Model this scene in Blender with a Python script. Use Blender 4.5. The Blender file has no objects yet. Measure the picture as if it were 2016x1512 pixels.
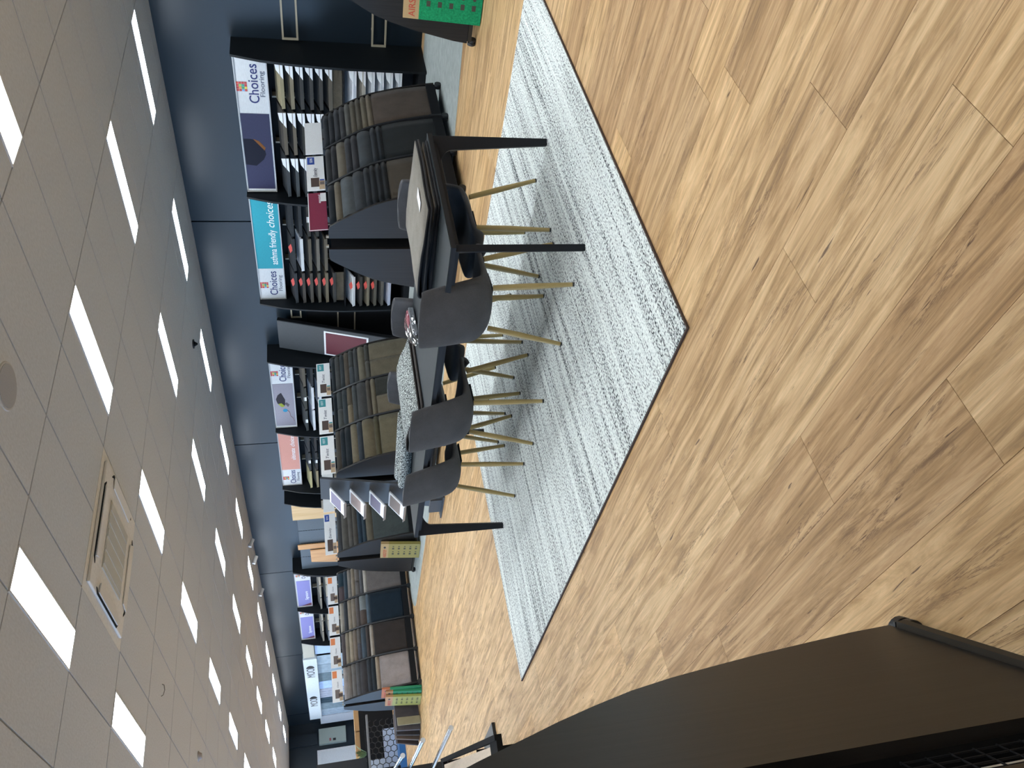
import bpy, math, random
from mathutils import Vector, Matrix
random.seed(7)
sc = bpy.context.scene
COL = sc.collection
PI = math.pi
R_ = math.radians

# ---------------------------------------------------------------- camera
EYE = 1.46
YAW, PITCH, ROLL, FPX = .895868, .23927, -.048192, 1560.17
fwd = Vector((-math.sin(YAW)*math.cos(PITCH), math.cos(YAW)*math.cos(PITCH), -math.sin(PITCH)))
rgt = Vector((math.cos(YAW), math.sin(YAW), 0)); upv = rgt.cross(fwd)
r2 = math.cos(ROLL)*rgt + math.sin(ROLL)*upv
u2 = -math.sin(ROLL)*rgt + math.cos(ROLL)*upv
cam = bpy.data.objects.new('camera', bpy.data.cameras.new('camera')); COL.objects.link(cam)
M = Matrix.Identity(4)                      # the phone was held sideways: picture right = down, picture up = right
for i in range(3):
    M[i][0] = -u2[i]; M[i][1] = r2[i]; M[i][2] = -fwd[i]
M[2][3] = EYE
cam.matrix_world = M
cam.data.sensor_width = 36; cam.data.lens = FPX*36/2016; cam.data.clip_start = .05
sc.camera = cam

# ---------------------------------------------------------------- light and exposure
LIGHT_STRENGTH = 24.5
SKY_STRENGTH = 8.5
w = bpy.data.worlds.new('sky'); sc.world = w; w.use_nodes = True
bg = w.node_tree.nodes['Background']; bg.inputs[0].default_value = (.38, .63, 1.0, 1); bg.inputs[1].default_value = SKY_STRENGTH
sc.view_settings.view_transform = 'Standard'; sc.view_settings.look = 'None'
sc.view_settings.gamma = 1; sc.view_settings.use_curve_mapping = False
sc.view_settings.exposure = 0.0
sc.cycles.use_denoising = True
sc.cycles.max_bounces = 8; sc.cycles.diffuse_bounces = 5; sc.cycles.sample_clamp_indirect = 4

# ---------------------------------------------------------------- helpers
def lin(h):
    h = h.lstrip('#'); c = [int(h[i:i+2], 16)/255 for i in (0, 2, 4)]
    return tuple(x/12.92 if x <= .04045 else ((x+.055)/1.055)**2.4 for x in c)
def D(h, k=1.6):
    return tuple(min(.9, x*k) for x in lin(h))

class N:
    def __init__(s, name):
        s.m = bpy.data.materials.new(name); s.m.use_nodes = True
        s.t = s.m.node_tree; s.b = s.t.nodes['Principled BSDF']
    def n(s, ty, **kw):
        x = s.t.nodes.new(ty)
        for k, v in kw.items():
            if k.startswith('i_'):
                key = k[2:]; key = int(key) if key.isdigit() else key
                x.inputs[key].default_value = v
            else: setattr(x, k, v)
        return x
    def l(s, a, ao, b, bi): s.t.links.new(a.outputs[ao], b.inputs[bi])
    def ramp(s, stops, interp='LINEAR'):
        x = s.t.nodes.new('ShaderNodeValToRGB'); x.color_ramp.interpolation = interp
        e = x.color_ramp.elements
        while len(e) < len(stops): e.new(.5)
        for q, (p, c) in zip(e, stops):
            q.position = p; q.color = (c[0], c[1], c[2], 1) if not isinstance(c, (int, float)) else (c, c, c, 1)
        return x
    def mixc(s, blend='MIX', fac=1.0):
        x = s.t.nodes.new('ShaderNodeMix'); x.data_type = 'RGBA'; x.blend_type = blend; x.inputs[0].default_value = fac
        return x

MC = {}
def plain(col, rough=.5, metal=0, spec=.5, emit=0, name=None):
    key = ('p', tuple(round(c, 4) for c in col), rough, metal, spec, emit)
    if key in MC: return MC[key]
    s = N(name or 'paint'); s.b.inputs['Base Color'].default_value = (*col, 1)
    s.b.inputs['Roughness'].default_value = rough; s.b.inputs['Metallic'].default_value = metal
    s.b.inputs['Specular IOR Level'].default_value = spec
    if emit:
        s.b.inputs['Emission Color'].default_value = (.87, .95, 1.03, 1); s.b.inputs['Emission Strength'].default_value = emit
    else:   # faint procedural unevenness
        no = s.n('ShaderNodeTexNoise', i_Scale=40.0, i_Detail=3.0)
        ra = s.ramp([(.3, tuple(c*.93 for c in col)), (.7, tuple(min(1, c*1.07) for c in col))])
        s.l(no, 0, ra, 0); s.l(ra, 0, s.b, 'Base Color')
    MC[key] = s.m; return s.m
def carpet(col, scale=220., contrast=.35, bump=.5):
    key = ('c', tuple(round(c, 4) for c in col), scale, contrast)
    if key in MC: return MC[key]
    s = N('carpet'); tc = s.n('ShaderNodeTexCoord')
    no = s.n('ShaderNodeTexNoise', i_Scale=scale, i_Detail=3.0, i_Roughness=.7); s.l(tc, 'Object', no, 0)
    n2 = s.n('ShaderNodeTexNoise', i_Scale=9.0, i_Detail=4.0); s.l(tc, 'Object', n2, 0)
    ra = s.ramp([(.3, tuple(c*(1-contrast) for c in col)), (.7, tuple(min(1, c*(1+contrast)) for c in col))]); s.l(no, 0, ra, 0)
    rb = s.ramp([(.3, .88), (.7, 1.1)]); s.l(n2, 0, rb, 0)
    mx = s.mixc('MULTIPLY'); s.l(ra, 0, mx, 6); s.l(rb, 0, mx, 7); s.l(mx, 2, s.b, 'Base Color')
    bp = s.n('ShaderNodeBump', i_Strength=bump, i_Distance=.004); s.l(no, 0, bp, 'Height'); s.l(bp, 0, s.b, 'Normal')
    s.b.inputs['Roughness'].default_value = .95; s.b.inputs['Specular IOR Level'].default_value = .1
    s.b.inputs['Sheen Weight'].default_value = .08
    MC[key] = s.m; return s.m
def laminate(col, rough=.42, axis=2, name='laminate'):
    s = N(name); tc = s.n('ShaderNodeTexCoord'); mp = s.n('ShaderNodeMapping')
    sc_ = [60, 60, 60]; sc_[axis] = 1.2; mp.inputs['Scale'].default_value = sc_
    no = s.n('ShaderNodeTexNoise', i_Scale=1.0, i_Detail=5.0, i_Roughness=.65); s.l(tc, 'Object', mp, 0); s.l(mp, 0, no, 0)
    ra = s.ramp([(.3, tuple(c*.72 for c in col)), (.7, tuple(c*1.25 for c in col))]); s.l(no, 0, ra, 0); s.l(ra, 0, s.b, 'Base Color')
    bp = s.n('ShaderNodeBump', i_Strength=.08, i_Distance=.002); s.l(no, 0, bp, 'Height'); s.l(bp, 0, s.b, 'Normal')
    s.b.inputs['Roughness'].default_value = rough; s.b.inputs['Specular IOR Level'].default_value = .28
    return s.m

class MB:
    def __init__(s): s.v = []; s.f = []; s.mi = []
    def add(s, vs, fs, mi=0):
        o = len(s.v); s.v += [tuple(p) for p in vs]; s.f += [tuple(o+i for i in q) for q in fs]; s.mi += [mi]*len(fs); return s
    def box(s, x0, x1, y0, y1, z0, z1, mi=0):
        return s.add([(x0,y0,z0),(x1,y0,z0),(x1,y1,z0),(x0,y1,z0),(x0,y0,z1),(x1,y0,z1),(x1,y1,z1),(x0,y1,z1)],
            [(0,3,2,1),(4,5,6,7),(0,1,5,4),(1,2,6,5),(2,3,7,6),(3,0,4,7)], mi)
    def prism(s, poly, ax, a0, a1, mi=0):
        n = len(poly)
        def P(p, a): return {'x': (a,p[0],p[1]), 'y': (p[0],a,p[1]), 'z': (p[0],p[1],a)}[ax]
        return s.add([P(p, a0) for p in poly]+[P(p, a1) for p in poly],
            [tuple(range(n))[::-1], tuple(range(n, 2*n))]+[(i, (i+1) % n, n+(i+1) % n, n+i) for i in range(n)], mi)
    def strip(s, outer, inner, ax, a0, a1, mi=0):       # band between two polylines of equal length, extruded
        n = len(outer)
        def P(p, a): return {'x': (a,p[0],p[1]), 'y': (p[0],a,p[1]), 'z': (p[0],p[1],a)}[ax]
        vs = [P(p, a0) for p in outer]+[P(p, a0) for p in inner]+[P(p, a1) for p in outer]+[P(p, a1) for p in inner]
        fs = []
        for i in range(n-1):
            fs += [(i, i+1, n+i+1, n+i), (2*n+i, 3*n+i, 3*n+i+1, 2*n+i+1), (i, 2*n+i, 2*n+i+1, i+1), (n+i, n+i+1, 3*n+i+1, 3*n+i)]
        fs += [(0, n, 3*n, 2*n), (n-1, 3*n-1, 4*n-1, 2*n-1)]
        return s.add(vs, fs, mi)
    def tube(s, p0, p1, r0, r1=None, n=10, mi=0):
        r1 = r0 if r1 is None else r1
        p0, p1 = Vector(p0), Vector(p1); d = (p1-p0).normalized()
        a = d.orthogonal().normalized(); b = d.cross(a)
        vs = [p0+r0*(math.cos(t)*a+math.sin(t)*b) for t in (2*PI*i/n for i in range(n))]
        vs += [p1+r1*(math.cos(t)*a+math.sin(t)*b) for t in (2*PI*i/n for i in range(n))]
        return s.add(vs, [tuple(range(n))[::-1], tuple(range(n, 2*n))]+[(i, (i+1) % n, n+(i+1) % n, n+i) for i in range(n)], mi)
    def path(s, pts, r, n=8, mi=0):
        for a, b in zip(pts, pts[1:]): s.tube(a, b, r, r, n, mi)
        return s
    def build(s, name, mats, parent=None, loc=(0,0,0), rot=(0,0,0), smooth=False, bevel=0):
        me = bpy.data.meshes.new(name); me.from_pydata(s.v, [], s.f)
        if not isinstance(mats, (list, tuple)): mats = [mats]
        for m in mats: me.materials.append(m)
        me.polygons.foreach_set('material_index', s.mi); me.update()
        import bmesh
        bm = bmesh.new(); bm.from_mesh(me); bmesh.ops.recalc_face_normals(bm, faces=bm.faces); bm.to_mesh(me); bm.free()
        if smooth: me.shade_smooth()
        return link(name, me, parent, loc, rot, bevel)
def link(name, data, parent=None, loc=(0,0,0), rot=(0,0,0), bevel=0):
    o = bpy.data.objects.new(name, data); COL.objects.link(o); o.parent = parent; o.location = loc; o.rotation_euler = rot
    if bevel:
        b = o.modifiers.new('bevel', 'BEVEL'); b.width = bevel; b.segments = 2; b.limit_method = 'ANGLE'
    return o
def tag(o, label, cat, group=None, kind=None):
    if label: o['label'] = label
    if cat: o['category'] = cat
    if group: o['group'] = group
    if kind: o['kind'] = kind
    return o
def empty(name, loc, rz=0, label=None, cat=None, group=None):
    o = link(name, None, None, loc, (0,0,rz)); o.empty_display_size = .1
    return tag(o, label, cat, group)
def struct(o): o['kind'] = 'structure'; return o
def bx(name, x0, x1, y0, y1, z0, z1, m, parent=None, bevel=0, loc=(0,0,0), rot=(0,0,0)):
    return MB().box(x0, x1, y0, y1, z0, z1).build(name, m, parent, loc, rot, bevel=bevel)
FACE_Y = (PI/2, 0, 0)          # lettering that faces -y
FACE_X = (PI/2, 0, PI/2)       # lettering that faces +x
def text(name, body, parent, loc, rot, size, m, width=None, shear=0, align='LEFT', bold=0, spacing=1):
    cu = bpy.data.curves.new(name, 'FONT'); cu.body = body; cu.size = size; cu.shear = shear; cu.align_x = align
    cu.offset = bold; cu.space_character = spacing; cu.extrude = .0008; cu.resolution_u = 3
    ob = bpy.data.objects.new(name, cu); COL.objects.link(ob)
    dg = bpy.context.evaluated_depsgraph_get(); me = bpy.data.meshes.new_from_object(ob.evaluated_get(dg))
    bpy.data.objects.remove(ob); bpy.data.curves.remove(cu)
    if width and len(me.vertices):
        xs = [v.co.x for v in me.vertices]; k = width/(max(xs)-min(xs))
        for v in me.vertices: v.co.x *= k
    me.materials.clear(); me.materials.append(m)
    return link(name, me, parent, loc, rot)
ORD = ['top', 'second', 'third', 'fourth', 'fifth', 'sixth', 'seventh', 'eighth', 'ninth', 'tenth', 'eleventh']

# ---------------------------------------------------------------- materials
BLACK = plain(lin('#1b1d20'), .45, name='black_metal')
BLACKM = plain((.010, .011, .013), .7, spec=.15, name='matt_black')
WHITE = plain((.80, .82, .83), .5, name='white_board')
PAPER = plain((.86, .88, .90), .6, name='paper')
RACKWOOD = laminate((.0165, .0145, .013), .42, 2, 'dark_woodgrain')
UNITWOOD = laminate((.0045, .0065, .0085), .5, 2, 'black_woodgrain')
CHROME = plain((.75, .76, .77), .12, 1, name='chrome')
BEIGE = plain(lin('#a39a86'), .5, name='beige_metal')
GREYBOARD = plain(lin('#55585c'), .6, name='grey_board')
NAVYTXT = plain(lin('#1f2a66'), .6, name='navy_ink')
GREYTXT = plain(lin('#5a6072'), .6, name='grey_ink')
WHITETXT = plain((.85, .88, .9), .6, name='white_ink')
BLACKTXT = plain((.02, .02, .025), .6, name='black_ink')

def wood_floor():
    s = N('spotted_gum_planks'); ge = s.n('ShaderNodeNewGeometry'); oi = s.n('ShaderNodeObjectInfo'); at = s.n('ShaderNodeAttribute', attribute_name='rnd')
    ad = s.n('ShaderNodeMath', operation='ADD'); s.l(oi, 'Random', ad, 0); s.l(at, 'Fac', ad, 1)
    of = s.n('ShaderNodeCombineXYZ'); m1 = s.n('ShaderNodeMath', operation='MULTIPLY', i_1=91.0); m2 = s.n('ShaderNodeMath', operation='MULTIPLY', i_1=47.0)
    s.l(ad, 0, m1, 0); s.l(ad, 0, m2, 0); s.l(m1, 0, of, 0); s.l(m2, 0, of, 1)
    va = s.n('ShaderNodeVectorMath', operation='ADD'); s.l(ge, 'Position', va, 0); s.l(of, 0, va, 1)
    def noise(scale, sx, sy, det, dist, rough=.6):
        mp = s.n('ShaderNodeMapping'); mp.inputs['Scale'].default_value = (sx, sy, 1); s.l(va, 0, mp, 0)
        no = s.n('ShaderNodeTexNoise', i_Scale=scale, i_Detail=det, i_Distortion=dist, i_Roughness=rough); s.l(mp, 0, no, 0); return no
    a = noise(1.0, 1.0, 12, 6, 2.0, .66); ra = s.ramp([(.27, lin('#8f765a')), (.42, lin('#bb9d74')), (.55, lin('#d8bb92')), (.74, lin('#f2dab0'))]); s.l(a, 0, ra, 0)
    b = noise(1.0, 4, 110, 4, .6); rb = s.ramp([(.3, .88), (.7, 1.08)]); s.l(b, 0, rb, 0)
    mx = s.mixc('MULTIPLY'); s.l(ra, 0, mx, 6); s.l(rb, 0, mx, 7)
    c = noise(1.0, 1.1, 17, 6, 2.2, .7); rc = s.ramp([(.0, 0), (.478, 0), (.497, .75), (.513, .75), (.532, 0)]); s.l(c, 0, rc, 0)
    c2 = noise(1.0, 2.0, 9, 2, .5); rc2 = s.ramp([(.45, 0), (.68, 1)]); s.l(c2, 0, rc2, 0)
    mm = s.n('ShaderNodeMath', operation='MULTIPLY'); s.l(rc, 0, mm, 0); s.l(rc2, 0, mm, 1)
    mv = s.mixc(); s.l(mm, 0, mv, 0); s.l(mx, 2, mv, 6); mv.inputs[7].default_value = (*lin('#7d624c'), 1)
    d = noise(1.0, 4, 38, 3, .4); rd = s.ramp([(.69, 0), (.72, .85)]); s.l(d, 0, rd, 0)
    md = s.mixc(); s.l(rd, 0, md, 0); s.l(mv, 2, md, 6); md.inputs[7].default_value = (*lin('#5a453a'), 1)
    fr = s.n('ShaderNodeMath', operation='MULTIPLY', i_1=7.31); s.l(ad, 0, fr, 0); f2 = s.n('ShaderNodeMath', operation='FRACT'); s.l(fr, 0, f2, 0)
    rt = s.ramp([(0, lin('#e6d8ca')), (.5, lin('#fbf3e8')), (1, lin('#fff2df'))]); s.l(f2, 0, rt, 0)
    mt = s.mixc('MULTIPLY'); s.l(md, 2, mt, 6); s.l(rt, 0, mt, 7); s.l(mt, 2, s.b, 'Base Color')
    s.b.inputs['Roughness'].default_value = .48; s.b.inputs['Specular IOR Level'].default_value = .14
    bp = s.n('ShaderNodeBump', i_Strength=.12, i_Distance=.002); s.l(b, 0, bp, 'Height'); s.l(bp, 0, s.b, 'Normal')
    return s.m
FLOORWOOD = wood_floor()
def timber(h1, h2, axis=2):
    s = N('timber'); tc = s.n('ShaderNodeTexCoord'); mp = s.n('ShaderNodeMapping'); v = [14, 14, 14]; v[axis] = 1; mp.inputs['Scale'].default_value = v
    no = s.n('ShaderNodeTexNoise', i_Scale=1.0, i_Detail=4.0, i_Distortion=.8); s.l(tc, 'Object', mp, 0); s.l(mp, 0, no, 0)
    ra = s.ramp([(.3, lin(h1)), (.7, lin(h2))]); s.l(no, 0, ra, 0); s.l(ra, 0, s.b, 'Base Color'); s.b.inputs['Roughness'].default_value = .5
    return s.m
def rug_mat():
    s = N('woven_rug'); ge = s.n('ShaderNodeNewGeometry')
    def noise(sx, sy, det, rough=.6, dist=0):
        mp = s.n('ShaderNodeMapping'); mp.inputs['Scale'].default_value = (sx, sy, 1); s.l(ge, 'Position', mp, 0)
        no = s.n('ShaderNodeTexNoise', i_Scale=1.0, i_Detail=det, i_Roughness=rough, i_Distortion=dist); s.l(mp, 0, no, 0); return no
    fl = noise(120, 62, 2, .5); st = noise(16, .35, 4, .7, .3); st2 = noise(60, 1.2, 2, .6)
    r1 = s.ramp([(.3, -.0), (.7, .24)]); s.l(st, 0, r1, 0); r2_ = s.ramp([(.3, .0), (.7, .14)]); s.l(st2, 0, r2_, 0)
    a = s.n('ShaderNodeMath', operation='ADD'); s.l(r1, 0, a, 0); s.l(r2_, 0, a, 1)
    b = s.n('ShaderNodeMath', operation='SUBTRACT'); s.l(fl, 0, b, 0); s.l(a, 0, b, 1)
    ra = s.ramp([(.13, lin('#3a3c3e')), (.20, lin('#8d908f')), (.28, lin('#d3d8d3')), (.46, lin('#eef2ec'))]); s.l(b, 0, ra, 0)
    s.l(ra, 0, s.b, 'Base Color'); s.b.inputs['Roughness'].default_value = .95; s.b.inputs['Specular IOR Level'].default_value = .1
    bp = s.n('ShaderNodeBump', i_Strength=.6, i_Distance=.004); s.l(fl, 0, bp, 'Height'); s.l(bp, 0, s.b, 'Normal')
    return s.m
def wall_mat():
    s = N('slate_blue_wall_paint'); ge = s.n('ShaderNodeNewGeometry')
    no = s.n('ShaderNodeTexNoise', i_Scale=.6, i_Detail=5.0); s.l(ge, 'Position', no, 0)
    ra = s.ramp([(.3, (.0085, .0155, .0235)), (.7, (.0105, .0185, .0275))]); s.l(no, 0, ra, 0); s.l(ra, 0, s.b, 'Base Color')
    n2 = s.n('ShaderNodeTexNoise', i_Scale=120.0, i_Detail=2.0); s.l(ge, 'Position', n2, 0)
    bp = s.n('ShaderNodeBump', i_Strength=.05, i_Distance=.002); s.l(n2, 0, bp, 'Height'); s.l(bp, 0, s.b, 'Normal')
    s.b.inputs['Roughness'].default_value = .34; s.b.inputs['Specular IOR Level'].default_value = .38
    return s.m
WALLP = wall_mat()
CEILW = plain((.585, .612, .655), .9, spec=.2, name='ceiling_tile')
GRIDM = plain((.30, .31, .33), .8, name='ceiling_grid')

# ---------------------------------------------------------------- room shell
ZC = EYE+1.664
XL, XR, YB, YF = -31.6, 4.5, 9.6, -6.0
fl = struct(bx('floor', XL, XR, YF, YB, -.2, -.010, plain(lin('#6d5a44'), .7)))
PW, PL, PY0 = .2475, 1.55, .97-.2475*28
pm = MB().box(0, PL-.0016, 0, PW-.0014, -.010, 0)
pme = pm.build('plank', FLOORWOOD, fl).data
bpy.data.objects.remove(bpy.data.objects['plank'])
fixed = {1: -3.40, 2: -.795, 3: -3.06, 4: -1.08, 6: -1.31, 0: -1.27}
cells = []
row = 0; y = PY0
while y < YB:
    kk = round((y-.97)/PW)+1
    off = fixed.get(kk, random.uniform(0, PL))
    x = XL - PL + ((off-XL) % PL)
    while x < XR:
        cells.append((x, y)); x += PL
    y += PW
def in_view(x, y, z=0, pad=.12):
    d = Vector((x, y, z-EYE)); f = d.dot(fwd)
    if f < .2: return False
    return abs(d.dot(r2)/f)*FPX < 756+pad*1000 and abs(d.dot(u2)/f)*FPX < 1008+pad*1000
cells.sort(key=lambda c: (c[0]+PL/2)**2+(c[1]+PW/2)**2)
vis = [c for c in cells if any(in_view(c[0]+a*PL, c[1]+b*PW) for a in (0, .5, 1) for b in (0, 1))
       and not (-6.2 < c[0] and c[0]+PL < -2.2 and c[1] > 2.0 and c[1]+PW < 5.15)]
near = set(vis[:300])
rest = MB(); rr = []
for c in cells:
    if c in near:
        link('plank', pme, fl, (c[0], c[1], 0))
    else:
        x0, x1 = max(XL, c[0]), min(XR, c[0]+PL-.0016); y1 = min(YB, c[1]+PW-.0014)
        rest.add([(x0,c[1],0),(x1,c[1],0),(x1,y1,0),(x0,y1,0)], [(0,1,2,3)]); rr.append(random.random())
ro = rest.build('planks', FLOORWOOD, fl); ro['kind'] = 'stuff'
at = ro.data.attributes.new('rnd', 'FLOAT', 'FACE'); at.data.foreach_set('value', rr)

# grey stone-look inlay with a curved outline along the display wall
poly = [(XR-.1, 7.15), (-2.5, 7.2), (-4.0, 7.0), (-4.9, 6.9), (-6.0, 6.5), (-7.2, 6.0), (-8.5, 5.75), (-10, 5.70), (-12, 5.68), (-13.0, 5.68)]
poly += [(-13.0-.75*math.sin(t), 6.5-.82*math.cos(t)) for t in (PI*i/12 for i in range(1, 12))]
poly += [(-13.0, 7.3), (-13.0, 9.35), (XR-.1, 9.35)]
GREYVINYL = carpet(lin('#a3aaa6'), 14., .10, .02)
struct(MB().prism(poly, 'z', 0, .004).build('floor_inlay', GREYVINYL)); 

# walls
wb = struct(bx('wall_back', XL, XR, YB, YB+.2, 0, ZC+.3, BLACKM))
js = [-31.6, -30.4, -24.76, -19.12, -13.47, -7.87, -2.25, 3.4, 4.5]
for a, b in zip(js, js[1:]):
    bx('wall_panel', a+.012, b-.012, YB-.03, YB, 0, ZC+.3, WALLP, wb)
wl = struct(MB().box(XL-.2, XL, YF, -5.3, 0, ZC+.3).box(XL-.2, XL, 2.6, YB, 0, ZC+.3).box(XL-.2, XL, -5.3, 2.6, 2.85, ZC+.3).box(XL-.2, XL, -5.3, 2.6, 0, .12).build('wall_left', WALLP))
FW = plain((.60, .61, .62), .7)
wf = MB().box(XL, XR, YF-.2, YF, 0, .25).box(XL, XR, YF-.2, YF, 2.85, ZC+.3).box(XL, -30, YF-.2, YF, .25, 2.85).box(-8, XR, YF-.2, YF, .25, 2.85)
wf = struct(wf.build('wall_front', FW))
wr = struct(bx('wall_right', XR, XR+.2, YF, YB, 0, ZC+.3, plain((.50, .50, .50), .7)))
win = struct(MB().box(XL-.14, XL-.06, -5.3, 2.6, .12, .18).box(XL-.14, XL-.06, -5.3, 2.6, 2.79, 2.85).build('window_1', plain((.6, .6, .6), .4)))
for i in range(6):
    yy = -5.3+i*1.58; bx('mullion', XL-.14, XL-.06, yy-.03 if i else yy, yy+.03, .12, 2.85, plain((.6, .6, .6), .4), win)
gm = N('window_glass'); gt = gm.n('ShaderNodeBsdfTransparent'); gm.l(gt, 0, gm.t.nodes['Material Output'], 0)
for i in range(5):
    bx('pane', XL-.104, XL-.098, -5.27+i*1.58, -5.27+i*1.58+1.52, .18, 2.79, gm.m, win)
w2 = struct(MB().box(-30, -8, YF-.14, YF-.06, .25, .31).box(-30, -8, YF-.14, YF-.06, 2.79, 2.85).build('added_fill_window', plain((.6, .6, .6), .4)))  # unseen glazing behind the camera, added to let in bluish fill light
for i in range(12):
    xx = -30+i*2; bx('mullion', xx-.03 if i else xx, xx+.03 if i < 11 else xx, YF-.14, YF-.06, .31, 2.79, plain((.6, .6, .6), .4), w2)
    if i < 11: bx('pane', xx+.03, xx+1.97, YF-.104, YF-.098, .31, 2.79, gm.m, w2)
pl2 = bpy.data.lights.new('daylight_portal', 'AREA'); pl2.shape = 'RECTANGLE'; pl2.size = 22; pl2.size_y = 2.6; pl2.cycles.is_portal = True
link('daylight_portal', pl2, None, (-19, YF-.16, 1.55), (PI/2, 0, 0))
pl_ = bpy.data.lights.new('daylight_portal', 'AREA'); pl_.shape = 'RECTANGLE'; pl_.size = 7.8; pl_.size_y = 2.7; pl_.cycles.is_portal = True
po = link('daylight_portal', pl_, None, (XL-.16, -1.35, 1.48), (PI/2, 0, -PI/2))

# ceiling: backing with tile grid, tiles and lay-in light panels
ce = struct(bx('ceiling', XL, XR, YF, YB, ZC+.012, ZC+.05, GRIDM))
gx = [-4.34+1.2*k for k in range(-23, 8)]
gx = [XL]+[g for g in gx if XL+.2 < g < XR-.2]+[XR]
gy = [2.22+.594*k for k in range(-13, 10)]            # ... 2.22, 2.81, 3.41, 4.00, 4.60 ... 7.57
gy = [YF]+[g for g in gy if g > YF+.15]+[8.09, 8.27, 8.68, 9.27, YB-.03]
LROW = {}                                             # lower grid line of the cell -> light band
for b0, b1 in ((2.22, 2.505), (4.30, 4.596), (6.378, 6.665), (8.385, 8.68), (.18, .46), (-1.90, -1.62), (-3.98, -3.69)):
    for a, b in zip(gy, gy[1:]):
        if a-.01 <= b0 and b1 <= b+.01: LROW[round(a, 2)] = (b0, b1)
lights = []; tiles = []
acx = (-6.74, -5.54); 
for xa, xb in zip(gx, gx[1:]):
    k = round((xa+5.54)/1.2)
    has = (k % 2 == 0) and abs((xa+5.54)/1.2-k) < .02 and xb-xa > 1.1
    for ya, yb in zip(gy, gy[1:]):
        lr = LROW.get(round(ya, 2)) if has else None
        if abs(xa-acx[0]) < .05 and 2.8 < (ya+yb)/2 < 4.0: continue
        if lr and lr[0] < 1 and xa < -10: lr = None        # unseen front rows of panels left out to dim the far left
        if lr:
            lights.append((xa, xb, lr[0], lr[1]))
            if lr[0]-ya > .05: tiles.append((xa, xb, ya, lr[0]))
            if yb-lr[1] > .05: tiles.append((xa, xb, lr[1], yb))
        else: tiles.append((xa, xb, ya, yb))
vt = [t for t in tiles if any(in_view(x, y, ZC, .1) for x in (t[0], (t[0]+t[1])/2, t[1]) for y in (t[2], t[3]))]
vt.sort(key=lambda t: (t[0]+t[1])**2+(t[2]+t[3])**2); vt = set(vt[:290])
rest = MB(); cache = {}
for t in tiles:
    g = .007
    if t in vt:
        sz = (round(t[1]-t[0], 3), round(t[3]-t[2], 3))
        if sz not in cache:
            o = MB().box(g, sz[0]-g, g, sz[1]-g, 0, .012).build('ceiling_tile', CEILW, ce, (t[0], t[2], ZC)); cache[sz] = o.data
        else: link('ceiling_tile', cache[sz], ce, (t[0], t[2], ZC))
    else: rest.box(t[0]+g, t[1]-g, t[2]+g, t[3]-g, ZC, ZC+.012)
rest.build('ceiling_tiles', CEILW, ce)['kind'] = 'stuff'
LIT = plain((1, 1, 1), .5, emit=LIGHT_STRENGTH, name='light_diffuser')
FRM = plain((.75, .75, .74), .5)
lm = {}
def row_name(y0):
    return {8: 'nearest the slate blue wall', 6: 'second row out from the blue wall', 4: 'third row out from the blue wall', 2: 'fourth row out from the blue wall', 0: 'fifth row out from the blue wall'}.get(int(y0), 'behind the viewer')
for (xa, xb, y0, y1) in sorted(lights, key=lambda t: -t[0]):
    o = empty('ceiling_light', (xa, y0, ZC-.001)); k = (round(xb-xa, 2), round(y1-y0, 2))
    n_ = round((-1.94-xb)/2.4)
    posn = {0: 'first', 1: 'second', 2: 'third', 3: 'fourth', 4: 'fifth', 5: 'sixth', 6: 'seventh', 7: 'eighth', 8: 'ninth', 9: 'tenth', 10: 'eleventh', 11: 'twelfth'}.get(n_, 'unseen')
    place = f'{posn} from the right, {row_name(y0)}' if posn != 'unseen' and y0 > -1 else ''
    if posn == 'unseen' or y0 < -1: place = 'outside the picture'
    tag(o, f'white ceiling light panel, {place}', 'light', 'ceiling light panels' if place != 'outside the picture' else 'ceiling light panels outside the picture')
    if k not in lm:
        X, Yw = xb-xa, y1-y0
        a = MB().box(0, X, 0, .012, -.004, .01).box(0, X, Yw-.012, Yw, -.004, .01).box(0, .012, .012, Yw-.012, -.004, .01).box(X-.012, X, .012, Yw-.012, -.004, .01).build('frame', FRM, o)
        b = MB().box(.012, X-.012, .012, Yw-.012, 0, .008).build('diffuser', LIT, o); lm[k] = (a.data, b.data)
    else:
        link('frame', lm[k][0], o); link('diffuser', lm[k][1], o)

# ---------------------------------------------------------------- ceiling fittings
def air_conditioner():
    o = empty('air_conditioner', (-6.14, 3.405, ZC), 0, 'square white ceiling cassette air conditioner with grey slatted grille', 'air conditioner')
    P = plain((.78, .77, .75), .6); G = plain((.50, .50, .47), .7)
    a, b = .585, .575
    MB().box(-.60, .60, -.594, .594, 0, .02).build('surround', P, o)
    MB().box(-a+.06, a-.06, -b+.06, b-.06, -.022, 0).build('face_panel', P, o, bevel=.008)
    g = MB()
    MB().box(-.29, .29, -.29, .29, -.030, -.022).build('grille', G, o)
    for i in range(5): bx('slat', -.28, .28, -.25+i*.115, -.25+i*.115+.07, -.034, -.030, G, o)
    for i in range(4):
        fl_ = MB().prism([(-.30, 0), (.30, 0), (.27, .09), (-.27, .09)], 'z', -.012, -.004).build('air_flap', P, o, (0, 0, -.024), (0, 0, i*PI/2))
        fl_.location = Matrix.Rotation(i*PI/2, 3, 'Z') @ Vector((0, -.50, -.026)); fl_.rotation_euler = (.05, 0, i*PI/2)
        sl = MB()
        pts = [(-.33, .02), (-.28, -.02), (.28, -.02), (.33, .02)]
        sl.prism([(-.35, .02), (-.31, -.022), (.31, -.022), (.35, .02), (.33, .02), (.30, .0), (-.30, .0), (-.33, .02)], 'z', -.003, .001)
        so = sl.build('air_slot', BLACKM, o); so.location = Matrix.Rotation(i*PI/2, 3, 'Z') @ Vector((0, -.495, -.0235)); so.rotation_euler = (0, 0, i*PI/2)
air_conditioner()
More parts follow.
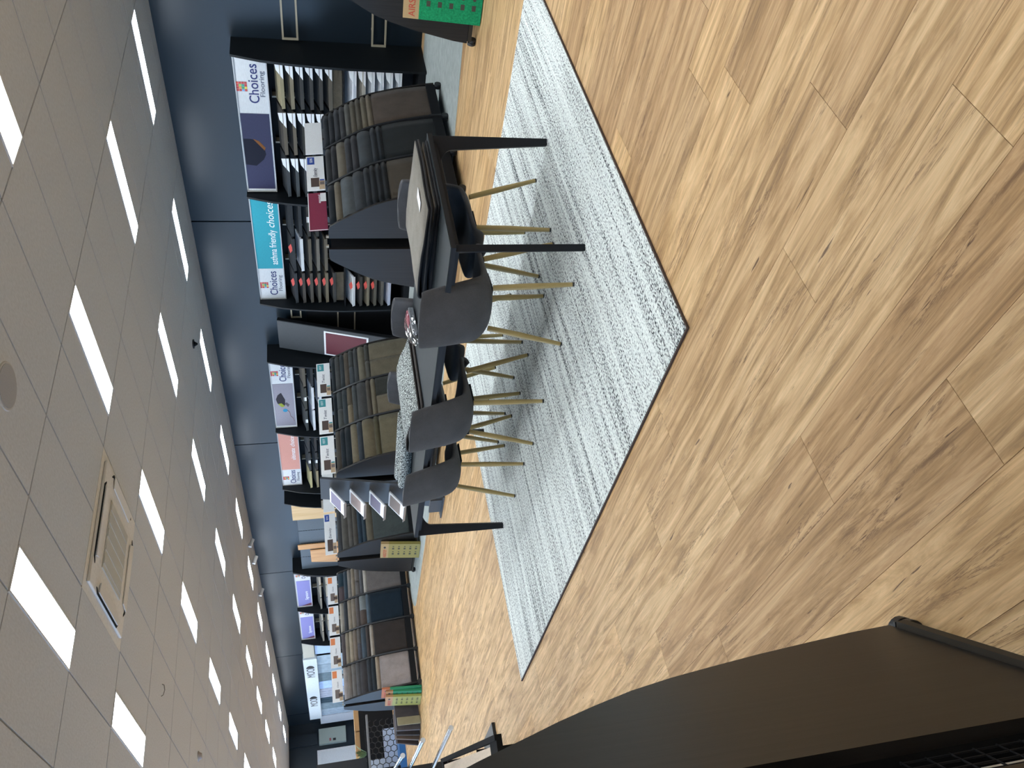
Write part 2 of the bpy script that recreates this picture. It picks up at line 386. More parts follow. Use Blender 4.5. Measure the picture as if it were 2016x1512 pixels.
def disc(name, r0, r1, h, m, parent=None, loc=(0,0,0), n=28):
    return MB().tube((0,0,0), (0,0,-h), r0, r1, n).build(name, m, parent, loc, smooth=False)
o = empty('ceiling_speaker', (-3.74, 3.15, ZC), 0, 'round grey ceiling speaker with perforated cover', 'speaker')
disc('rim', .140, .135, .006, plain((.5, .49, .48), .6), o); disc('mesh_cover', .125, .125, .009, plain((.38, .38, .40), .8), o)
o = empty('security_camera', (-8.68, 7.93, ZC), 0, 'small black dome security camera on the ceiling', 'camera')
disc('mount', .065, .065, .015, BLACK, o); MB().tube((0,0,-.015), (0,0,-.06), .04, .012, 16).build('dome', BLACKM, o, smooth=True)
o = empty('smoke_detector', (-10.98, 3.12, ZC), 0, 'small round smoke detector on the ceiling', 'detector')
disc('base', .06, .06, .012, plain((.4, .38, .38), .6), o); MB().tube((0,0,-.012), (0,0,-.045), .05, .03, 16).build('sensor_head', plain((.35, .33, .34), .6), o)
o = empty('ceiling_hook', (-8.48, 3.09, ZC), 0, 'thin bent wire hook hanging from the ceiling', 'hook')
MB().path([(0,-.06,0), (0,-.05,-.02), (0,0,-.03), (0,.05,-.02), (0,.06,0)], .004, 6).build('wire', plain((.2,.2,.2), .6), o)
for i, (x, yy) in enumerate(((-16.3, 8.9), (-17.2, 8.95), (-18.9, 8.95))):
    o = empty('spotlight', (x, yy, ZC), 0, f'small white tilted spotlight near the wall, {("nearest", "middle", "farthest")[i]} of three', 'spotlight', 'white wall spotlights')
    MB().tube((0,0,0), (0,0,-.05), .012).build('stem', FRM, o); MB().tube((0,-.06,-.04), (0,.12,-.10), .04).build('lamp_head', FRM, o)

# ---------------------------------------------------------------- rug
RX0, RX1, RY0, RY1 = -6.245, -2.165, 1.978, 5.18
rg = empty('area_rug', (0,0,0), 0, 'large rectangular pale grey flecked striped rug under the long table', 'rug')
bx('pile', RX0+.008, RX1-.008, RY0+.008, RY1-.008, .001, .012, rug_mat(), rg)
EDGE = plain(lin('#4a3b33'), .9)
b_ = MB().box(RX0, RX1, RY0, RY0+.008, .001, .010).box(RX0, RX1, RY1-.008, RY1, .001, .010).box(RX0, RX0+.008, RY0+.008, RY1-.008, .001, .010).box(RX1-.008, RX1, RY0+.008, RY1-.008, .001, .010)
b_.build('edge_binding', EDGE, rg)['label'] = 'dark stitched edge binding'

# ---------------------------------------------------------------- table
TZ = .757
TX0, TX1, TY0, TY1 = -5.845, -2.735, 3.115, 4.15
tb = empty('meeting_table', (0,0,0), 0, 'long charcoal meeting table on the pale grey rug', 'table')
TOPM = plain((.022, .027, .030), .55, spec=.15, name='charcoal_tabletop')
LEGM = plain((.010, .011, .014), .55, spec=.25, name='black_table_leg')
bx('tabletop', TX0, TX1, TY0, TY1, TZ-.006, TZ, TOPM, tb, .002)
bx('edge_core', TX0+.001, TX1-.001, TY0+.001, TY1-.001, TZ-.030, TZ-.006, LEGM, tb)
bx('apron', TX0+.03, TX1-.03, TY0+.03, TY1-.03, TZ-.055, TZ-.030, LEGM, tb)
def leg_profile():          # (offset towards the table middle, z): tapered plate with a curved bracket
    p = [(0, .012), (.044, .012), (.082, TZ-.145)]
    for i in range(1, 9):
        t = PI/2*i/8
        p.append((.082+.16*(1-math.cos(t)), TZ-.145+.085*math.sin(t)))
    return p+[(.30, TZ-.056), (.30, TZ-.031), (0, TZ-.031)]
for x, y_, a_ in ((TX1-.012, TY0+.012, 135), (TX1-.012, TY1-.012, 225), (TX0+.012, TY0+.012, 45), (TX0+.012, TY1-.012, -45)):
    MB().prism(leg_profile(), 'y', -.019, .019).build('leg', LEGM, tb, (x, y_, 0), (0, 0, R_(a_)), bevel=.003)

# ---------------------------------------------------------------- chairs
FABRIC = carpet(D('#525254', .98), 380., .22, .25)
LEGW = plain(lin('#a5905c'), .42, name='khaki_leg')
FOOT = plain((.02, .02, .02), .6, name='black_foot')
def smooth_interp(pts, t):
    n = len(pts)-1; x = t*n; i = min(int(x), n-1); f = x-i
    g = lambda k: pts[max(0, min(n, k))]
    p0, p1, p2, p3 = g(i-1), g(i), g(i+1), g(i+2)
    return tuple(.5*((2*b)+(-a+c)*f+(2*a-5*b+4*c-d)*f*f+(-a+3*b-3*c+d)*f**3) for a, b, c, d in zip(p0, p1, p2, p3))
def chair_meshes():
    # rows: y, z, half width, side lift (z), side forward (y), rounding
    prof = [(.255, .440, .150, .004, -.05), (.250, .452, .195, .008, -.03), (.20, .458, .222, .016, 0), (.09, .450, .232, .035, 0), (-.04, .440, .236, .055, .0), (-.14, .440, .238, .07, .02),
            (-.205, .470, .238, .06, .05), (-.245, .545, .236, .03, .07), (-.262, .64, .230, .01, .062), (-.276, .74, .222, 0, .050), (-.288, .825, .212, 0, .040), (-.295, .868, .203, 0, .034), (-.2975, .884, .185, -.004, .03), (-.298, .890, .150, -.004, .026)]
    NV, NU = 34, 15
    vs, fs = [], []
    for j in range(NV):
        y, z, hw, lift, forw = smooth_interp(prof, j/(NV-1))
        for i in range(NU):
            u = -1+2*i/(NU-1); e = abs(u)**2.6
            vs.append((hw*u, y+forw*e, z+lift*e))
    for j in range(NV-1):
        for i in range(NU-1):
            a = j*NU+i; fs.append((a, a+1, a+NU+1, a+NU))
    me = bpy.data.meshes.new('shell'); me.from_pydata(vs, [], fs); me.materials.append(FABRIC); me.shade_smooth(); me.update()
    return me
SHELL = chair_meshes()
CH = []
def chair(x, y, rz, label):
    o = empty('dining_chair', (x, y, .012), rz, label, 'chair', 'grey fabric chairs around the long table')
    s = link('seat_shell', SHELL, o)
    m = s.modifiers.new('thick', 'SOLIDIFY'); m.thickness = .030; m.offset = -1
    m = s.modifiers.new('round', 'SUBSURF'); m.levels = 1; m.render_levels = 1
    if not CH:
        f = MB().box(-.09, .09, -.08, .08, .430, .442).build('underframe', BLACKM, o); CH.append(f.data)
        for sx, hx in ((-1, 1), (1, 1)):
            for sy in (-1, 1):
                fx = .220 if sy < 0 else .197
                top = Vector((sx*.145, sy*.150, .452)); bot = Vector((sx*fx, sy*.235, .0)); mid = bot+(top-bot)*.022
                l = MB().tube(top, top+(bot-top)*.45, .0165, .0185, 14).tube(top+(bot-top)*.45, mid, .0185, .0125, 14).build('leg', LEGW, o, smooth=False)
                t = MB().tube(mid, bot, .0128, .0125, 14).build('foot_cap', FOOT, l)
                CH.append((l.data, t.data))
    else:
        link('underframe', CH[0], o)
        for a, b in CH[1:]:
            l = link('leg', a, o); link('foot_cap', b, l)
    return o
chair(-3.28, 3.327, R_(9), 'grey fabric chair with its back to the viewer, nearest and rightmost on the near side')
chair(-4.272, 3.284, R_(5), 'grey fabric chair with its back to the viewer, middle of the near side')
chair(-5.02, 3.31, R_(1), 'grey fabric chair with its back to the viewer, leftmost of the near side')
chair(-3.29, 3.92, PI, 'grey fabric chair behind the folded grey carpet, far side of the table')
chair(-4.345, 3.93, PI+R_(1), 'grey fabric chair behind the clear plastic bag, far side of the table')
chair(-5.185, 3.925, PI, 'grey fabric chair behind the speckled folded rug, far side of the table')

# ---------------------------------------------------------------- goods on the table
def ribbon(name, pts, th, y0, y1, mats, parent=None, rz=0, loc=(0,0,0), wob=0):
    """sheet of cloth: a centre line in (x, z) thickened by th and extruded in y; material 0 on the pile side, 1 on the backing"""
    P = [Vector((p[0], p[1])) for p in pts]; n = len(P); O, I = [], []
    for i in range(n):
        d = (P[min(n-1, i+1)]-P[max(0, i-1)]).normalized(); nn = Vector((-d.y, d.x))
        O.append(P[i]+nn*th/2); I.append(P[i]-nn*th/2)
    b = MB(); seg = 6
    for k in range(seg+1):
        f = k/seg; yy = y0+(y1-y0)*f
        dz = wob*math.sin(f*PI*2.2)
        for p in O: b.v.append((p.x, yy, p.y+dz))
        for p in I: b.v.append((p.x, yy, p.y+dz))
    S = 2*n
    for k in range(seg):
        for i in range(n-1):
            a = k*S+i; b.f.append((a, a+1, a+S+1, a+S)); b.mi.append(0)
            a = k*S+n+i; b.f.append((a, a+S, a+S+1, a+1)); b.mi.append(1)
        for e in (0, n-1):
            a = k*S+e; c = k*S+n+e; b.f.append((a, a+S, c+S, c) if e == 0 else (a, c, c+S, a+S)); b.mi.append(1)
    for k in (0, seg):
        for i in range(n-1):
            a = k*S+i; c = k*S+n+i; b.f.append((a, c, c+1, a+1) if k == 0 else (a, a+1, c+1, c)); b.mi.append(1)
    me = bpy.data.meshes.new(name); me.from_pydata(b.v, [], b.f)
    for m in mats: me.materials.append(m)
    me.polygons.foreach_set('material_index', b.mi); me.shade_smooth(); me.update()
    return link(name, me, parent, loc, (0,0,rz))
GREYC = carpet(D('#8b857b', .95), 260., .30, .6); BACK = carpet((.03, .03, .032), 300., .3)
def fold(xr, xl, z0, gap, th, rtop):
    """folded sheet: from right end along the bottom to the fold at the left and back over the top"""
    p = [(xr, z0), (xr-.2, z0), ((xr+xl)/2, z0), (xl+.12, z0), (xl+.05, z0)]
    for i in range(1, 8):
        t = PI*i/8; p.append((xl+.05-(gap/2+.022)*math.sin(t), z0+gap/2-gap/2*math.cos(t)))
    p += [(xl+.05, z0+gap), (xl+.16, z0+gap+.004), ((xr+xl)/2, z0+gap*.95), (xr-.25, z0+gap*.72), (rtop, z0+th*1.15)]
    return p
c1 = tag(ribbon('folded_carpet', fold(-2.76, -3.44, TZ+.008, .030, .013, -2.77), .012, 3.50, 4.11, [GREYC, BACK]), 'folded grey carpet sample lying flat on the table, lower of two', 'carpet sample', 'folded grey carpets on the table')
c2 = empty('folded_carpet', (0,0,0), 0, 'folded grey carpet sample with a white sticker, upper of two on the table', 'carpet sample', 'folded grey carpets on the table')
ribbon('carpet_sheet', fold(-2.76, -3.46, TZ+.052, .034, .013, -2.77), .012, 3.47, 4.12, [GREYC, BACK], c2, wob=.003)
bx('sticker', -2.94, -2.87, 3.66, 3.80, TZ+.0855, TZ+.0865, PAPER, c2, rot=(0, 0, 0))['label'] = 'white paper sticker'
SPECK = None
def speck_mat():
    s = N('speckled_rug'); tc = s.n('ShaderNodeTexCoord'); no = s.n('ShaderNodeTexNoise', i_Scale=115.0, i_Detail=2.0, i_Roughness=.5); s.l(tc, 'Object', no, 0)
    ra = s.ramp([(.44, lin('#191b1d')), (.5, lin('#6d7472')), (.57, lin('#c9d0cc'))]); s.l(no, 0, ra, 0); s.l(ra, 0, s.b, 'Base Color'); s.b.inputs['Roughness'].default_value = .95
    bp = s.n('ShaderNodeBump', i_Strength=.8, i_Distance=.006); s.l(no, 0, bp, 'Height'); s.l(bp, 0, s.b, 'Normal'); return s.m
SPECK = speck_mat(); BROWNB = plain((.045, .037, .032), .7)
fo = []
for a, z in ((.0, 0), (.25, .0), (.5, .002)): fo.append((-4.36-a, TZ+.010+z))
for i in range(1, 8):
    t = PI*i/8; fo.append((-4.86-.07*math.sin(t), TZ+.052-.042*math.cos(t)))
fo += [(-4.86, TZ+.094), (-4.75, TZ+.098), (-4.62, TZ+.080), (-4.5, TZ+.045), (-4.40, TZ+.030)]
tag(ribbon('folded_rug', fo, .014, 3.34, 4.02, [SPECK, BROWNB], rz=0), 'speckled grey rug sample folded open with brown backing, mid table', 'rug sample')
def roll(name, x0, y0, x1, y1, r, z, label, m):
    o = empty(name, (0,0,0), 0, label, 'rug sample', 'rolled rug samples on the table')
    d = Vector((x1-x0, y1-y0, 0)); L = d.length; d.normalize()
    b = MB(); n = 40; pts = []
    sp = [(r*(1-.62*i/n)*math.cos(i*.42-PI/2), r*(1-.62*i/n)*math.sin(i*.42-PI/2)) for i in range(n+1)]
    ro_ = ribbon('rolled_sheet', [(a, c) for a, c in sp], .013, 0, L, [BACK, m], o)
    ang = math.atan2(d.y, d.x)-PI/2
    ro_.location = (x0, y0, z+r+.0075); ro_.rotation_euler = (0, 0, ang)
    return o
roll('rolled_rug', -4.99, 3.74, -5.79, 3.68, .052, TZ, 'coarse black and white speckled rug roll at the table edge', SPECK)
roll('rolled_rug', -5.0, 3.61, -5.70, 3.54, .045, TZ, 'paler speckled rug roll beside the coarse speckled roll', SPECK)
tag(bx('timber_strip', -4.60, -4.54, 3.72, 4.02, TZ, TZ+.016, timber('#c9a877', '#e3c79a', 1), bevel=.002), 'pale timber strip under the speckled folded rug', 'timber')
# clear bag with red and grey goods
bg_ = empty('plastic_bag', (-4.17, 3.92, TZ), R_(100), 'clear crinkled plastic bag holding red and grey packets', 'bag')
gl = N('clear_film'); tr = gl.n('ShaderNodeBsdfTransparent'); gs = gl.n('ShaderNodeBsdfGlossy', i_Roughness=.08); mxs = gl.n('ShaderNodeMixShader', i_0=.30)
gl.l(tr, 0, mxs, 1); gl.l(gs, 0, mxs, 2); gl.l(mxs, 0, gl.t.nodes['Material Output'], 0)
rnd = random.Random(3); b = MB(); NU, NV = 26, 16
for j in range(NV+1):
    for i in range(NU):
        t = 2*PI*i/NU; f = j/NV; k = math.sin(PI*min(1, max(0, f*.92+.05)))**.55
        rr_ = 1+rnd.uniform(-.14, .14)
        b.v.append(((f-.5)*.40+rnd.uniform(-.008, .008), .085*k*math.cos(t)*rr_, max(.002, .04*k+.042*k*math.sin(t)*rr_)))
for j in range(NV):
    for i in range(NU):
        b.f.append((j*NU+i, j*NU+(i+1) % NU, (j+1)*NU+(i+1) % NU, (j+1)*NU+i)); b.mi.append(0)
b.build('film', gl.m, bg_)
bx('red_packet', .02, .15, -.05, .04, .012, .055, plain(lin('#b5475a'), .5), bg_, .008, rot=(0, 0, .15)); bx('grey_packet', -.14, .14, -.062, -.02, .006, .045, plain(lin('#8a8f94'), .4), bg_, .006)
bx('dark_packet', -.12, .02, -.005, .05, .01, .05, plain(lin('#34373a'), .4), bg_, .006)

# ---------------------------------------------------------------- carpet display racks
PROF = [(.08, .600), (.20, .585), (.34, .555), (.50, .520), (.64, .482), (.75, .450), (.86, .408), (.96, .355), (1.05, .302), (1.12, .255), (1.17, .222), (1.23, .182), (1.28, .145)]
GAP = .07
def O(z):
    if z <= PROF[0][0]: return PROF[0][1]+GAP
    for (a, b), (c, d) in zip(PROF, PROF[1:]):
        if z <= c: return GAP+b+(d-b)*(z-a)/(c-a)
    return GAP+PROF[-1][1]
def half_panel(sgn, y0, y1):
    p = [(sgn*GAP, .08)]+[(sgn*O(z), z) for z, _ in PROF]+[(sgn*(GAP+.10), 1.295), (sgn*GAP, 1.295)]
    return MB().prism(p, 'y', y0, y1)
def drape(z0, z1, proud=.022, tail=.05):
    """centre line of a carpet sample hung from the bar at z0 and reaching to z1"""
    p = [(O(z0)-.085, z0-.06), (O(z0)-.07, z0-.022), (O(z0)-.045, z0-.004), (O(z0)-.020, z0-.001), (O(z0)+proud*.25, z0-.009), (O(z0)+proud*.55, z0-.026)]
    zz = z0-.045
    while zz > z1-tail:
        f = min(1, max(0, (z0-zz)/max(.05, z0-z1))); p.append((O(zz)+proud*(.60-1.5*f*f)-.006, zz)); zz -= .06 if (z0-z1) > .2 else .022
    p.append((O(max(.08, z1-tail))-.006-proud*.9, z1-tail))
    return p
FOOTBAR = plain((.040, .034, .026), .6, spec=.15, name='brown_rail')
def caster(o, x, y):
    c = MB().tube((x-.026, y, .036), (x-.004, y, .036), .036, .036, 18).tube((x+.004, y, .036), (x+.026, y, .036), .036, .036, 18).build('caster', BLACK, o)
    MB().box(x-.004, x+.004, y-.03, y+.03, .02, .07).build('fork', BLACK, c)
def rack(cx, y0, ncol, pitch, rz, label, columns=(), headers=(), rackname='', left=True, word=None):
    o = empty('carpet_rack', (cx, y0, 0), rz, label, 'display rack', 'double sided carpet racks')
    L = ncol*pitch
    for s in (1, -1):
        half_panel(s, 0, .026).build('end_panel', RACKWOOD, o); half_panel(s, L, L+.026).build('end_panel', RACKWOOD, o)
        for k in range(1, ncol):
            zs = [z for z, _ in PROF]; zs = zs+[1.295]
            out = [(s*(O(z)+.018), z) for z in zs]; inn = [(s*(O(z)-.055), z) for z in zs]
            MB().strip(out, inn, 'y', k*pitch-.008, k*pitch+.018).build('rib', BLACK, o)
        MB().box(s*(O(.1)-.06), s*(O(.1)-.004), .026, L, .07, .17).build('base_rail', BLACKM, o)
        MB().box(s*GAP, s*(GAP+.012), .026, L, .12, 1.27).build('back_board', BLACKM, o)
    MB().box(-O(.1)+.02, O(.1)-.02, -.014, .03, .046, .076).build('foot_bar', FOOTBAR, o); MB().box(-O(.1)+.02, O(.1)-.02, L-.004, L+.026, .05, .082).build('foot_bar', BLACK, o)
    for s in (-1, 1):
        for yy in [.022]+[k*pitch for k in range(1, ncol)]+[L-.02]:
            caster(o, s*(O(.1)-.004), yy)
    MB().box(GAP-.02, GAP+.005, .03, .05, 1.295, 1.32).box(-GAP-.005, -GAP+.02, .03, .05, 1.295, 1.32).build('sign_clip', BEIGE, o)
    # samples, separate things
    cols_word = ['nearest', 'second', 'third', 'farthest'] if ncol == 4 else (['nearest', 'middle', 'farthest'] if ncol == 3 else ['nearest', 'farther'])
    for k, col in enumerate(columns):
        if not col: continue
        ws = [c[0] for c in col[:-1]]; tot = sum(ws); z = 1.272; ztop = []; zb = col[-1][0]
        for wv in ws: ztop.append(z); z -= (1.272-zb)*wv/tot
        ztop.append(zb)
        for i, c in enumerate(col):
            z0 = ztop[i]; z1 = ztop[i+1] if i+1 < len(ztop) else .16
            y_0, y_1 = k*pitch+.024, (k+1)*pitch-.014
            parts = c[1:] if len(c) > 2 else (c[1],)
            n = len(parts)
            for q, hx in enumerate(parts):
                ya = y_0+(y_1-y_0)*q/n+(.002 if q else 0); yb = y_0+(y_1-y_0)*(q+1)/n
                s = ribbon('carpet_sample', drape(z0, z1, .034 if i+1 < len(ztop) else .012, .05 if i+1 < len(ztop) else 0), .013, ya, yb, [carpet(D(hx, .72), 230., .34, .5), BACK])
                s.matrix_world = Matrix.Translation((cx, y0, 0)) @ Matrix.Rotation(rz, 4, 'Z')
                side = '' if n == 1 else (', near half' if q == 0 else ', far half')
                if i+1 == len(ztop): lab = f'large {shade(hx)} carpet sample at the bottom of the {cols_word[k]} column of {rackname}{side}'
                else: lab = f'{shade(hx)} carpet sample, {ORD[i]} down in the {cols_word[k]} column of {rackname}{side}'
                tag(s, fit16(lab), 'carpet sample', f'carpet samples on {rackname}')
    for k, h in enumerate(headers):
        if h: header(o, k*pitch+.03, (k+1)*pitch-.012, h)
    return o
def fit16(s):
    w_ = s.split()
    return s if len(w_) <= 16 else ' '.join(x for x in w_ if x not in ('the',))[:]
def shade(hx):
    r, g, b = [int(hx.lstrip('#')[i:i+2], 16) for i in (0, 2, 4)]; m = (r+g+b)/3; wz = r-b
    t = 'charcoal' if m < 52 else 'dark' if m < 72 else 'mid' if m < 100 else 'pale'
    h = 'brown' if wz > 12 else 'blue' if wz < -9 else 'grey'
    if t == 'charcoal': return 'charcoal' if h == 'grey' else ('dark brown' if h == 'brown' else 'navy')
    return f'{t} {h}'
PHOTO_A = plain(lin('#4a3c36'), .6); PHOTO_B = plain(lin('#b9a284'), .6); PHOTO_C = plain(lin('#6d625e'), .6)
def header(o, y0, y1, kind):
    """card that stands in the clips on top of a rack column, facing +x, leaning back a little"""
    X0, z0, z1 = .15, 1.298, 1.478
    base = {'blank': WHITE, 'maroon': plain(lin('#7d2743'), .5)}.get(kind, WHITE)
    h = MB().prism([(X0, z0), (X0+.006, z0), (X0-.012, z1), (X0-.018, z1)], 'y', y0, y1).build('header_sign', base, o)
    tilt = -math.atan2(.018, z1-z0)
    def card(n, ya, yb, za, zb, m, e=.0012):
        f0 = X0+.006-.018*(za-z0)/(z1-z0)+e; f1 = X0+.006-.018*(zb-z0)/(z1-z0)+e
        MB().prism([(f0-.001, za), (f0, za), (f1, zb), (f1-.001, zb)], 'y', ya, yb).build(n, m, h)
    W = y1-y0
    if kind == 'maroon':
        card('white_border', y0, y1, z1-.008, z1, WHITE); card('white_border', y0, y0+.008, z0, z1, WHITE)
        card('white_card', y1-.14, y1-.01, z0+.0, z0+.055, WHITE, .003)
        text('lettering', 'assorted', h, (X0+.006, y1-.17, z0+.055), (PI/2+tilt, 0, PI/2), .035, WHITETXT, .13)
    elif kind == 'blank': pass
    else:
        tab = {'blue': plain(lin('#2a4a9b'), .5), 'teal': plain(lin('#3f9098'), .5), 'orange': plain(lin('#e0854f'), .5)}[kind]
        ax = X0+.0075
        if kind in ('blue', 'teal'):
            card('corner_tab', y1-.14, y1-.015, z1-.10 if kind == 'teal' else z1-.085, z1-.012, tab)
            text('tab_lettering', 'EST' if kind == 'teal' else 'SDN', h, (ax-.008, y1-.115, z1-.065), (PI/2+tilt, 0, PI/2), .04, WHITETXT, .07)
            text('lettering', 'Twist' if kind == 'teal' else 'Eternity', h, (ax-.006, y0+W*.38, z0+.075), (PI/2+tilt, 0, PI/2), .055, GREYTXT, W*.26, .25)
            card('small_tab', y0+.12, y0+.18, z0+.006, z0+.05, tab)
            card('room_photo', y0+.06, y0+W*.36, z0+.055, z0+.14, PHOTO_A)
            card('furniture_photo', y0+.015, y0+W*.27, z0+.004, z0+.058, PHOTO_B, .0018); card('chair_photo', y0+.09, y0+.14, z0+.006, z0+.05, PHOTO_C, .0024)
        else:
            card('corner_tab', y1-.14, y1-.02, z1-.09, z1-.015, tab)
            text('lettering', 'Classic', h, (ax-.006, y0+W*.42, z0+.07), (PI/2+tilt, 0, PI/2), .035, GREYTXT, W*.2, .25)
            card('room_photo', y0+.06, y0+W*.38, z0+.05, z0+.13, PHOTO_C); card('furniture_photo', y0+.015, y0+W*.30, z0+.004, z0+.06, PHOTO_B, .0018); card('chair_photo', y0+.08, y0+.14, z0+.006, z0+.075, PHOTO_A, .0024)
# near rack between table and wall. columns run from the end nearest the camera to the wall; weights then colours
A3 = [(.9, '#1d2329'), (.9, '#6b6355'), (1.7, '#555b5e'), (1.5, '#3a3f44'), (.8, '#262b30'), (.8, '#22262a'), (.8, '#202428'), (.8, '#1d2124'), (.70, '#4a443b')]
A2 = [(.8, '#2f3033'), (.8, '#2a2b2f'), (1.2, '#6d675b'), (.9, '#34363a'), (.9, '#35363a'), (1.9, '#40464a'), (.8, '#2a2f34'), (.8, '#23292e'), (.70, '#222729')]
A1 = [(1, '#1e242a'), (1, '#23262b'), (1, '#34373c'), (1, '#3b3c3e'), (1, '#5c5c58'), (1, '#5d584d'), (1, '#544f45'), (1, '#6b6455'), (1, '#776d5d'), (.76, '#574d45')]
rack(-5.32, 6.13, 3, .62, 0, 'dark curved carpet rack with white and maroon header signs, behind the table right end', [A3, A2, A1], ['maroon', 'blue', 'blank'], 'the right rack')
B3 = [(.9, '#4e4a44'), (.9, '#262d33'), (1.1, '#262c31'), (1.2, '#79715f'), (1.0, '#3c4248'), (2.2, '#6b6350'), (1.0, '#55513f'), (.72, '#6b6552')]
B2 = [(.8, '#20282e'), (1.1, '#535654', '#42484a'), (1, '#3c4347'), (1.1, '#7a705d', '#5a5246'), (1, '#4b4f50'), (1.9, '#494a4a'), (1, '#514c45'), (1, '#746d5d'), (.72, '#6f6757', '#3a3b37')]
B1 = [(.8, '#2b3136'), (1.1, '#464848'), (.9, '#3b4043'), (1, '#574f46'), (1.1, '#4a5054', '#454848'), (.9, '#45484a'), (1.5, '#6f6a5c'), (1.0, '#55544e', '#4b4b47'), (.76, '#6b6454', '#6f6858')]
rack(-8.85, 5.62, 3, .63, 0, 'dark curved carpet rack with teal tabbed header signs, behind the table left half', [B3, B2, B1], ['teal', 'teal', 'teal'], 'the middle rack')
C1 = [(1, '#45474a'), (1.4, '#56544f'), (1, '#565450'), (1, '#4f4c47'), (1, '#2f3d49'), (.8, '#34424c'), (1.5, '#6b6558'), (.72, '#4c5352')]
rack(-11.85, 6.05, 2, .78, 0, 'dark curved carpet rack with blue tabbed header, behind the brochure stand', [C1, C1[::-1][1:]+[(.72, '#4c4a45')]], ['blue', 'blank'], 'the brochure side rack')
D4 = [(1, '#a09894'), (1, '#77706a'), (1, '#6e6b68'), (1, '#5a5a5c'), (1.6, '#454345'), (1, '#3c4147'), (1, '#343b41'), (1, '#a39583'), (.66, '#a59c9a')]
D3 = [(1, '#5b5557'), (1, '#8d8474'), (1, '#9b907e'), (1, '#7d7166'), (1, '#5a5a60', '#66625f'), (1.2, '#4c5862'), (1, '#4b4544'), (1, '#b5aca0'), (.72, '#3f3a38')]
D2 = [(1, '#a09a90'), (1, '#3e4146'), (1, '#93897a'), (1, '#8a8073'), (1, '#5d5857'), (1.6, '#5a504b', '#838a8a'), (1, '#5d6c78'), (.74, '#23303b')]
D1 = [(1.5, '#564d50', '#2f404b'), (1, '#3d4a54'), (1, '#85807a'), (1, '#8d8272'), (1.2, '#6d6967', '#76706b'), (1, '#5f6064'), (1, '#c2bcb2'), (.76, '#77716f')]
rack(-14.25, 4.52, 4, .59, 0, 'long dark curved carpet rack with orange tabbed header signs, far left', [D4, D3, D2, D1], ['orange']*4, 'the far left rack')
rack(-2.72, 6.50, 3, .62, 0, 'dark curved carpet rack cut off by the right picture edge')
# the foreground rack, turned towards the viewer; its end panel fills the lower left
dv = Vector((.81493, -.57956)); fc = Vector((-1.757, .5635))+dv*(.600-.015+GAP)
E_ = rack(fc.x, fc.y, 3, .62, math.atan2(dv.y, dv.x)+PI, 'large dark woodgrain curved rack end panel in the left foreground')
wire = empty('wire_basket', E_.location, E_.rotation_euler[2], 'black wire grid basket in the foreground rack gap', 'basket')
g = MB()
for i in range(6): g.tube((-.055+i*.022, .032, .22), (-.055+i*.022, .032, .56), .002, .002, 6)
for i in range(8): g.tube((-.06, .032, .22+i*.048), (.06, .032, .22+i*.048), .002, .002, 6)
g.build('front_grid', BLACKM, wire)
g = MB()
for i in range(8): g.tube((-.06, .04+i*.045, .22), (-.06, .04+i*.045, .56), .0022, .0022, 6)
for i in range(8): g.tube((-.06, .035, .22+i*.048), (-.06, .37, .22+i*.048), .0022, .0022, 6)
g.build('side_grid', BLACKM, wire)
bx('tray', -.06, .06, .035, .37, .21, .217, BLACKM, wire)
tag(bx('paper_roll', -.045, .045, .05, .34, .219, .55, plain((.8, .74, .66), .7), None, .015), 'cream paper pack in the foreground wire basket', 'paper').matrix_world = Matrix.Translation(E_.location) @ Matrix.Rotation(E_.rotation_euler[2], 4, 'Z')

# ---------------------------------------------------------------- wall display units
REDS = ['#b03a35', '#c24a3a', '#d98a3c', '#7a9fd0', '#d8c24a', '#8dbb4f', '#3f9a6a', '#2a8a7a', '#e0a86a']
def logo(parent, x, z, y, s):
    b = MB(); mats = [plain(lin(h), .5) for h in REDS]
    grid = [[0, 3, 4, 0], [0, 8, 5, 0], [0, 5, 7, 0], [0, 1, 1, 0]]
    for r in range(4):
        for c in range(4):
            gx_ = x+(c)*s*.27; gz = z+(3-r)*s*.27
            mi = [[0, 3, 4, 0], [0, 2, 6, 0], [0, 5, 7, 0], [1, 0, 0, 1]]
            b.box(gx_, gx_+s*.235, y-.002, y, gz, gz+s*.235, mi[c][r] if False else [[0,0,0,1],[0,2,5,0],[3,6,7,0],[0,4,0,0]][r][c])
    return b.build('logo', mats, parent)
def side_profile(yb):
    return [(yb, 0), (yb-.60, 0), (yb-.60, 1.0), (yb-.585, 1.3), (yb-.55, 1.65), (yb-.50, 1.95), (yb-.42, 2.22), (yb-.40, 2.285), (yb, 2.285)]
WY = YB-.03
